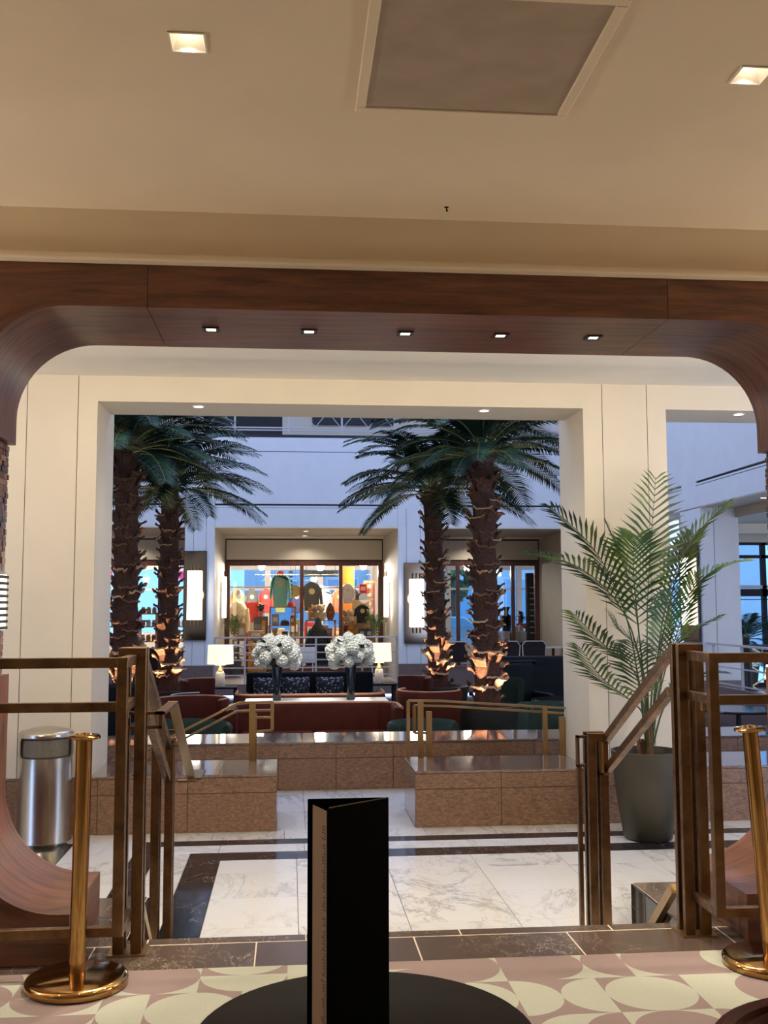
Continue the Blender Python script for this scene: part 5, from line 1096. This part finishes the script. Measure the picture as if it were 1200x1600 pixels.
for k, (x, col) in enumerate(((.70,'tan'),(.88,'cream'))): plush(x, SY-.05, 1.05, col, '%s plush bear on the middle shelf of the gift shop' % col, 1.25)
boxy(.62, SY+.05, 1.05, .2, .2, .34, 'tan', 'tan paper sack on the middle shelf of the gift shop', 'paper_sack', 'bag')
t = thing('carved_mask', 'pointed brown carved wooden mask on the middle shelf', 'ornament', (1.13, SY-.05, 1.05)); MB().lathe([(0,0),(.07,0),(.10,.08),(.13,.2),(.10,.34),(.03,.46),(0,.48)], 14, sy=.5).build('mask_body', MC['brown'], t, smooth=True, local=True); MB().ball((0,-.06,.2), .035, n=8, m=6).build('nose', MC['terracotta'], t, smooth=True, local=True)
boxy(.98, SY-.05, .52, .40, .2, .30, 'brown', 'brown suitcase with a red top on the middle lower shelf', 'suitcase', 'suitcase', None, 'red'); boxy(.62, SY+.1, .52, .14, .14, .3, 'grey', 'grey carton behind the black coat')
jar(.80, SY, .10, 'navy', 'navy jar on the lowest middle shelf', 1.5); boxy(1.08, SY, .10, .26, .18, .22, 'white', 'white carton on the lowest middle shelf')
# right window
boxy(1.62, SY+.75, LZ, .44, .08, 2.9, 'orange', 'tall orange banner panel in the right gift shop window', 'banner_panel', 'banner', None, 'orange')
shirt(1.62, SY+.2, 1.5, .42, .55, 'white', 'white printed shirt high in the right gift shop window', .2); boxy(2.0, SY+.35, LZ, .5, .2, 1.95, 'cream', 'cream cupboard in the right gift shop window', 'cupboard', 'cupboard', None, 'cream')
boxy(2.02, SY+.35, LZ+1.955, .34, .2, .18, 'charcoal', 'folded charcoal sweaters on the cream cupboard', 'folded_sweaters', 'clothes', None, 'charcoal'); boxy(2.06, SY+.35, LZ+2.14, .2, .14, .26, 'red', 'upright red striped book above the folded sweaters', 'book', 'book')
shirt(2.02, SY-.02, .955, .5, .5, 'black', 'black folded shirt on the right shelf of the gift shop')
for k, (x, col, n) in enumerate(((1.55,'tan','tan plush giraffe'), (1.70,'cream','cream plush rabbit'), (2.22,'olive','olive plush frog'))): plush(x, SY-.1, .95, col, n+' on the top right shelf', 1.15, 'tan' if k == 1 else 'cream')
for k, (x, col) in enumerate(((1.55,'brown'), (1.70,'orange'), (2.0,'charcoal'), (2.2,'navy'))): (plush if k < 2 else boxy)(*((x, SY-.1, .55, col, '%s plush toy on the right lower shelf' % col, 1.1) if k < 2 else (x, SY-.05, .55, .18, .16, .26, col, '%s carton on the right lower shelf' % col)))
for k, (x, col) in enumerate(((1.6,'charcoal'), (1.85,'white'), (2.12,'grey'))): boxy(x, SY, .10, .22, .18, .24, col, '%s carton on the lowest right shelf' % col)
t = thing('frame_column', 'column of terracotta carved frames at the right end of the gift shop', 'ornament', (2.27, SY+.75, LZ))
MB().box(-.16,.16,-.04,.04,0,2.5).build('backing_board', MC['terracotta'], t, local=True)
for k in range(6): MB().box(-.12,.12,-.07,-.04,1.0+.25*k,1.19+.25*k).build('carved_frame', MC['brown'], t, local=True); MB().box(-.05,.05,-.075,-.07,1.05+.25*k,1.14+.25*k).build('frame_inset', MC['cream'], t, local=True)
# green sign band with letters in the middle window
t = thing('shop_sign', 'grey green sign band with dark letters high in the middle window', 'sign', (.86, 28.3, 2.24)); MB().box(-.47,.47,-.01,.01,.0,.17).build('sign_band', plain('grey_green_band', c(120,160,160), .6), t, local=True)
to = letters('sign_letters', 'GHERSA', .17, .003); to.data.materials.append(M_TRIMB); to.parent = t; to.rotation_euler = (R(90),0,0); to.location = (.06,-.012,.03)
for q in (-.4,.4): MB().box(q-.006,q+.006,-.006,.006,.17,.5).build('hanger', M_TRIMB, t, local=True)
# things hanging on or behind the terrace rail
t = thing('tote_bag', 'orange tote bag with crossed straps hanging behind the terrace railing', 'bag', (-.75, FY+.45, LZ)); MB().prism([(-.22,.28),(.22,.28),(.19,.92),(-.19,.92)], -.05, .05, axis=1).build('bag_body', MC['orange'], t, local=True, bevel=.01)
m = MB(); m.bar((-.18,-.06,.32), (.17,-.06,.88), .01, .02, (0,1,0)); m.bar((.18,-.06,.32), (-.17,-.06,.88), .01, .02, (0,1,0)); m.build('cross_strap', MC['brown'], t, local=True); MB().box(-.2,.2,-.1,.1,0,.28).build('stand', M_OAK, t, local=True)
for k, x in enumerate((-.45, .45, 1.9)):
    t = thing('cafe_chair', 'white wire chair on the terrace, %s' % ('beside the orange tote bag', 'between the two flower vases', 'right of the right vase')[k], 'chair', (x, FY+1.2, LZ), 'white wire chairs')
    MB().lathe([(.2,.45),(.23,.78),(.22,.80),(.19,.45)], 16, a0=R(200), a1=R(340)).build('backrest', M_CERAM, t, smooth=True, local=True); MB().lathe([(0,.42),(.2,.42),(.21,.45),(0,.46)], 16).build('seat', M_CERAM, t, smooth=True, local=True)
    for a in (45,135,225,315): MB().bar((.17*math.cos(R(a)), .17*math.sin(R(a)), .42), (-.02*math.cos(R(a))+.2*math.cos(R(a)), .2*math.sin(R(a)), 0), .018, .018).build('leg', M_CERAM, t, local=True)
# left shop stock, seen between the left palms
shelf_unit(-5.2, -4.4, SY, SY+.4, [.1, .5, .9], 'honey wood shelf behind the left mullion of the left shop'); shelf_unit(-4.1, -3.6, SY, SY+.4, [.1, .5, .9, 1.25], 'honey wood shelf between the two left palm trunks'); shelf_unit(-3.3, -2.7, SY, SY+.4, [.1, .5, .9], 'honey wood shelf behind the far left palm trunk')
rnd = random.Random(12)
for x0, x1, zs, w in ((-5.15,-4.45,(.1,.5,.9),'left'), (-4.05,-3.65,(.1,.5,.9,1.25),'middle'), (-3.25,-2.75,(.1,.5,.9),'right')):
    for i, z in enumerate(zs):
        lev = ('bottom','second','third','top')[i]; x = x0+.06
        nj = 0
        while x < x1-.02:
            nj += 1; cn = rnd.choice(['white','olive','tan','cream','brown','orange']); jar(x, SY+.15, z, cn, '%s jar, %s from the left on the %s board of the %s left shop shelf' % (cn, ('first','second','third','fourth','fifth','sixth')[nj-1], lev, w), 1.1, 'jars on the %s board of the %s left shop shelf' % (lev, w)); x += .15
shirt(-4.75, SY+.8, 1.45, .5, .55, 'black', 'black shirt hanging at the left of the left shop')
for x, w in ((-5.05,'left'), (-2.95,'right')):
    t = thing('neon_sign', 'pink lit sign in the %s pane of the left shop' % w, 'sign', (x, BY+.3, 2.18)); MB().box(-.28,.28,-.02,.02,0,.22).build('sign_panel', emit('pink_lit_panel_'+w, c(240,80,170), 1.0), t, local=True)
    for k in range(3): MB().box(-.2+.13*k,-.12+.13*k,-.025,-.02,.06,.16).build('sign_stroke', MC['white'], t, local=True)
    for q in (-.2,.2): MB().box(q-.005,q+.005,-.005,.005,.22,.57).build('hanger', M_TRIMB, t, local=True)
# ------------------------------------------------------------------ side room beyond the right opening: windows and a plant
w = struct('window_4', (9.5, 22, LZ), 'tall dark framed window beyond the side pier'); yw = 21.6
for x in (8.9, 9.62, 10.35, 11.1, 12.0): MB().box(x-.05, x+.05, yw, yw+.1, LZ, 2.78).build('frame_post', M_DKLINE, w)
for z0, z1 in ((LZ, LZ+.1), (1.62, 1.78), (1.54,1.56), (2.45,2.52), (2.74,2.8)): MB().box(8.55, 13.9, yw, yw+.1, z0, z1).build('transom', M_DKLINE, w)
MB().box(8.55, 13.9, yw, yw+.1, 1.79, 1.86).build('white_transom', M_WHITE, w); MB().box(8.55, 13.9, yw+.04, yw+.05, LZ, 2.78).build('pane', M_GLASST, w)
MB().box(8.5, 14, yw, yw+.1, 2.8, 3.12).build('head_panel', M_CREAM, w)
t = thing('window_palm', 'dark palm in a pot before the window beyond the side pier', 'plant', (9.55, 20.9, LZ)); MB().lathe([(0,0),(.2,0),(.26,.5),(.23,.5),(0,.45)], 20).build('pot', M_PLANT, t, smooth=True, local=True); MB().tube([(0,0,.45),(.02,0,1.1)], .07, 10).build('trunk', M_TRUNK, t, smooth=True, local=True)
for k in range(16): inst(crown[k % 5], 'frond', t, (.02,0,1.05), (0, -.3+.06*k, k*2.4), (.55,)*3)
t = thing('lattice_stand', 'dark lattice stand with a small lamp beyond the right railing', 'stand', (8.3, 19.9-2.6, LZ)); 
MB().box(-.35,.35,-.05,.05,.0,.05).box(-.35,.35,-.05,.05,1.05,1.1).box(-.35,-.31,-.05,.05,.05,1.05).box(.31,.35,-.05,.05,.05,1.05).build('frame', M_TRIMB, t, local=True); m = MB()
for k in range(3):
    z0, z1 = .05+.333*k, .05+.333*(k+1); m.bar((-.31,0,z0), (.31,0,z1), .02, .03, (0,1,0)); m.bar((.31,0,z0), (-.31,0,z1), .02, .03, (0,1,0))
m.build('lattice', M_GOLD, t, local=True); MB().lathe([(.08,.5),(.035,.75),(.0,.75)], 16).build('lamp_shade', M_SHADE, t, smooth=True, local=True); MB().tube([(0,0,.05),(0,0,.55)], .015, 6).build('lamp_stem', M_GOLD, t, local=True)
# ------------------------------------------------------------------ louvred lamp on the left portal leg
t = thing('louvre_lamp', 'lit louvred lamp on the mosaic of the left portal leg', 'lamp', (XL-.03, 4.86, 1.47))
MB().box(.0,.012,-.13,.20,-.13,.13).build('lit_panel', M_LEDS, t, local=True)
for k in range(9): MB().box(.012,.022,-.13,.20,-.128+.03*k,-.114+.03*k).build('louvre', M_TRIMB, t, local=True)
# ------------------------------------------------------------------ velvet chair at the lower right
tub_chair('velvet_chair', 'rust velvet chair back at the lower right corner near the camera', (.85, 1.44, 0), R(18), .25, .80, M_VELVET, M_VELVET, .45, 220, 1.0, None, .08, .02)

# ------------------------------------------------------------------ back rows of stock in the gift shop
t = thing('clothes_rail', 'long steel clothes rail at the back of the gift shop', 'rail', (.1, 30.6, LZ)); MB().tube([(-2.2,0,2.35),(2.2,0,2.35)], .018, 8).build('rail', M_STEEL, t, local=True)
for x in (-2.2, 0, 2.2): MB().tube([(x,0,0),(x,0,2.35)], .018, 8).build('post', M_STEEL, t, local=True)
pos = ('first','second','third','fourth','fifth','sixth','seventh','eighth','ninth','tenth')
for k, col in enumerate(('white','tan','charcoal','red','olive','navy','orange','grey','terracotta','black')):
    q = shirt(-1.95+.42*k+(.06 if k > 4 else 0), 30.6, LZ+1.58, .46, .70, col, '%s shirt, %s from the left on the back rail of the gift shop' % (col, pos[k]), .15*(k % 3-1)); MB().tube([(0,0,.70),(0,0,.765)], .008, 6).build('hanger_hook', M_STEEL, q, local=True)
t = thing('stock_table', 'long honey wood table of boxed goods at the back of the gift shop', 'table', (.1, 30.1, LZ)); MB().box(-2.2,2.2,-.28,.28,.84,.88).build('tabletop', M_OAK, t, local=True)
for x in (-2.1,0,2.1):
    for y in (-.22,.22): MB().box(x-.03,x+.03,y-.03,y+.03,0,.84).build('leg', M_OAK, t, local=True)
for k, col in enumerate(('tan','white','blue','terracotta','cream','olive','red','charcoal','orange','pink')): boxy(-1.95+.42*k, 30.0, LZ+.881, .28, .22, .26+.09*(k*7 % 4), col, '%s box, %s from the left on the back table of the gift shop' % (col, pos[k]))
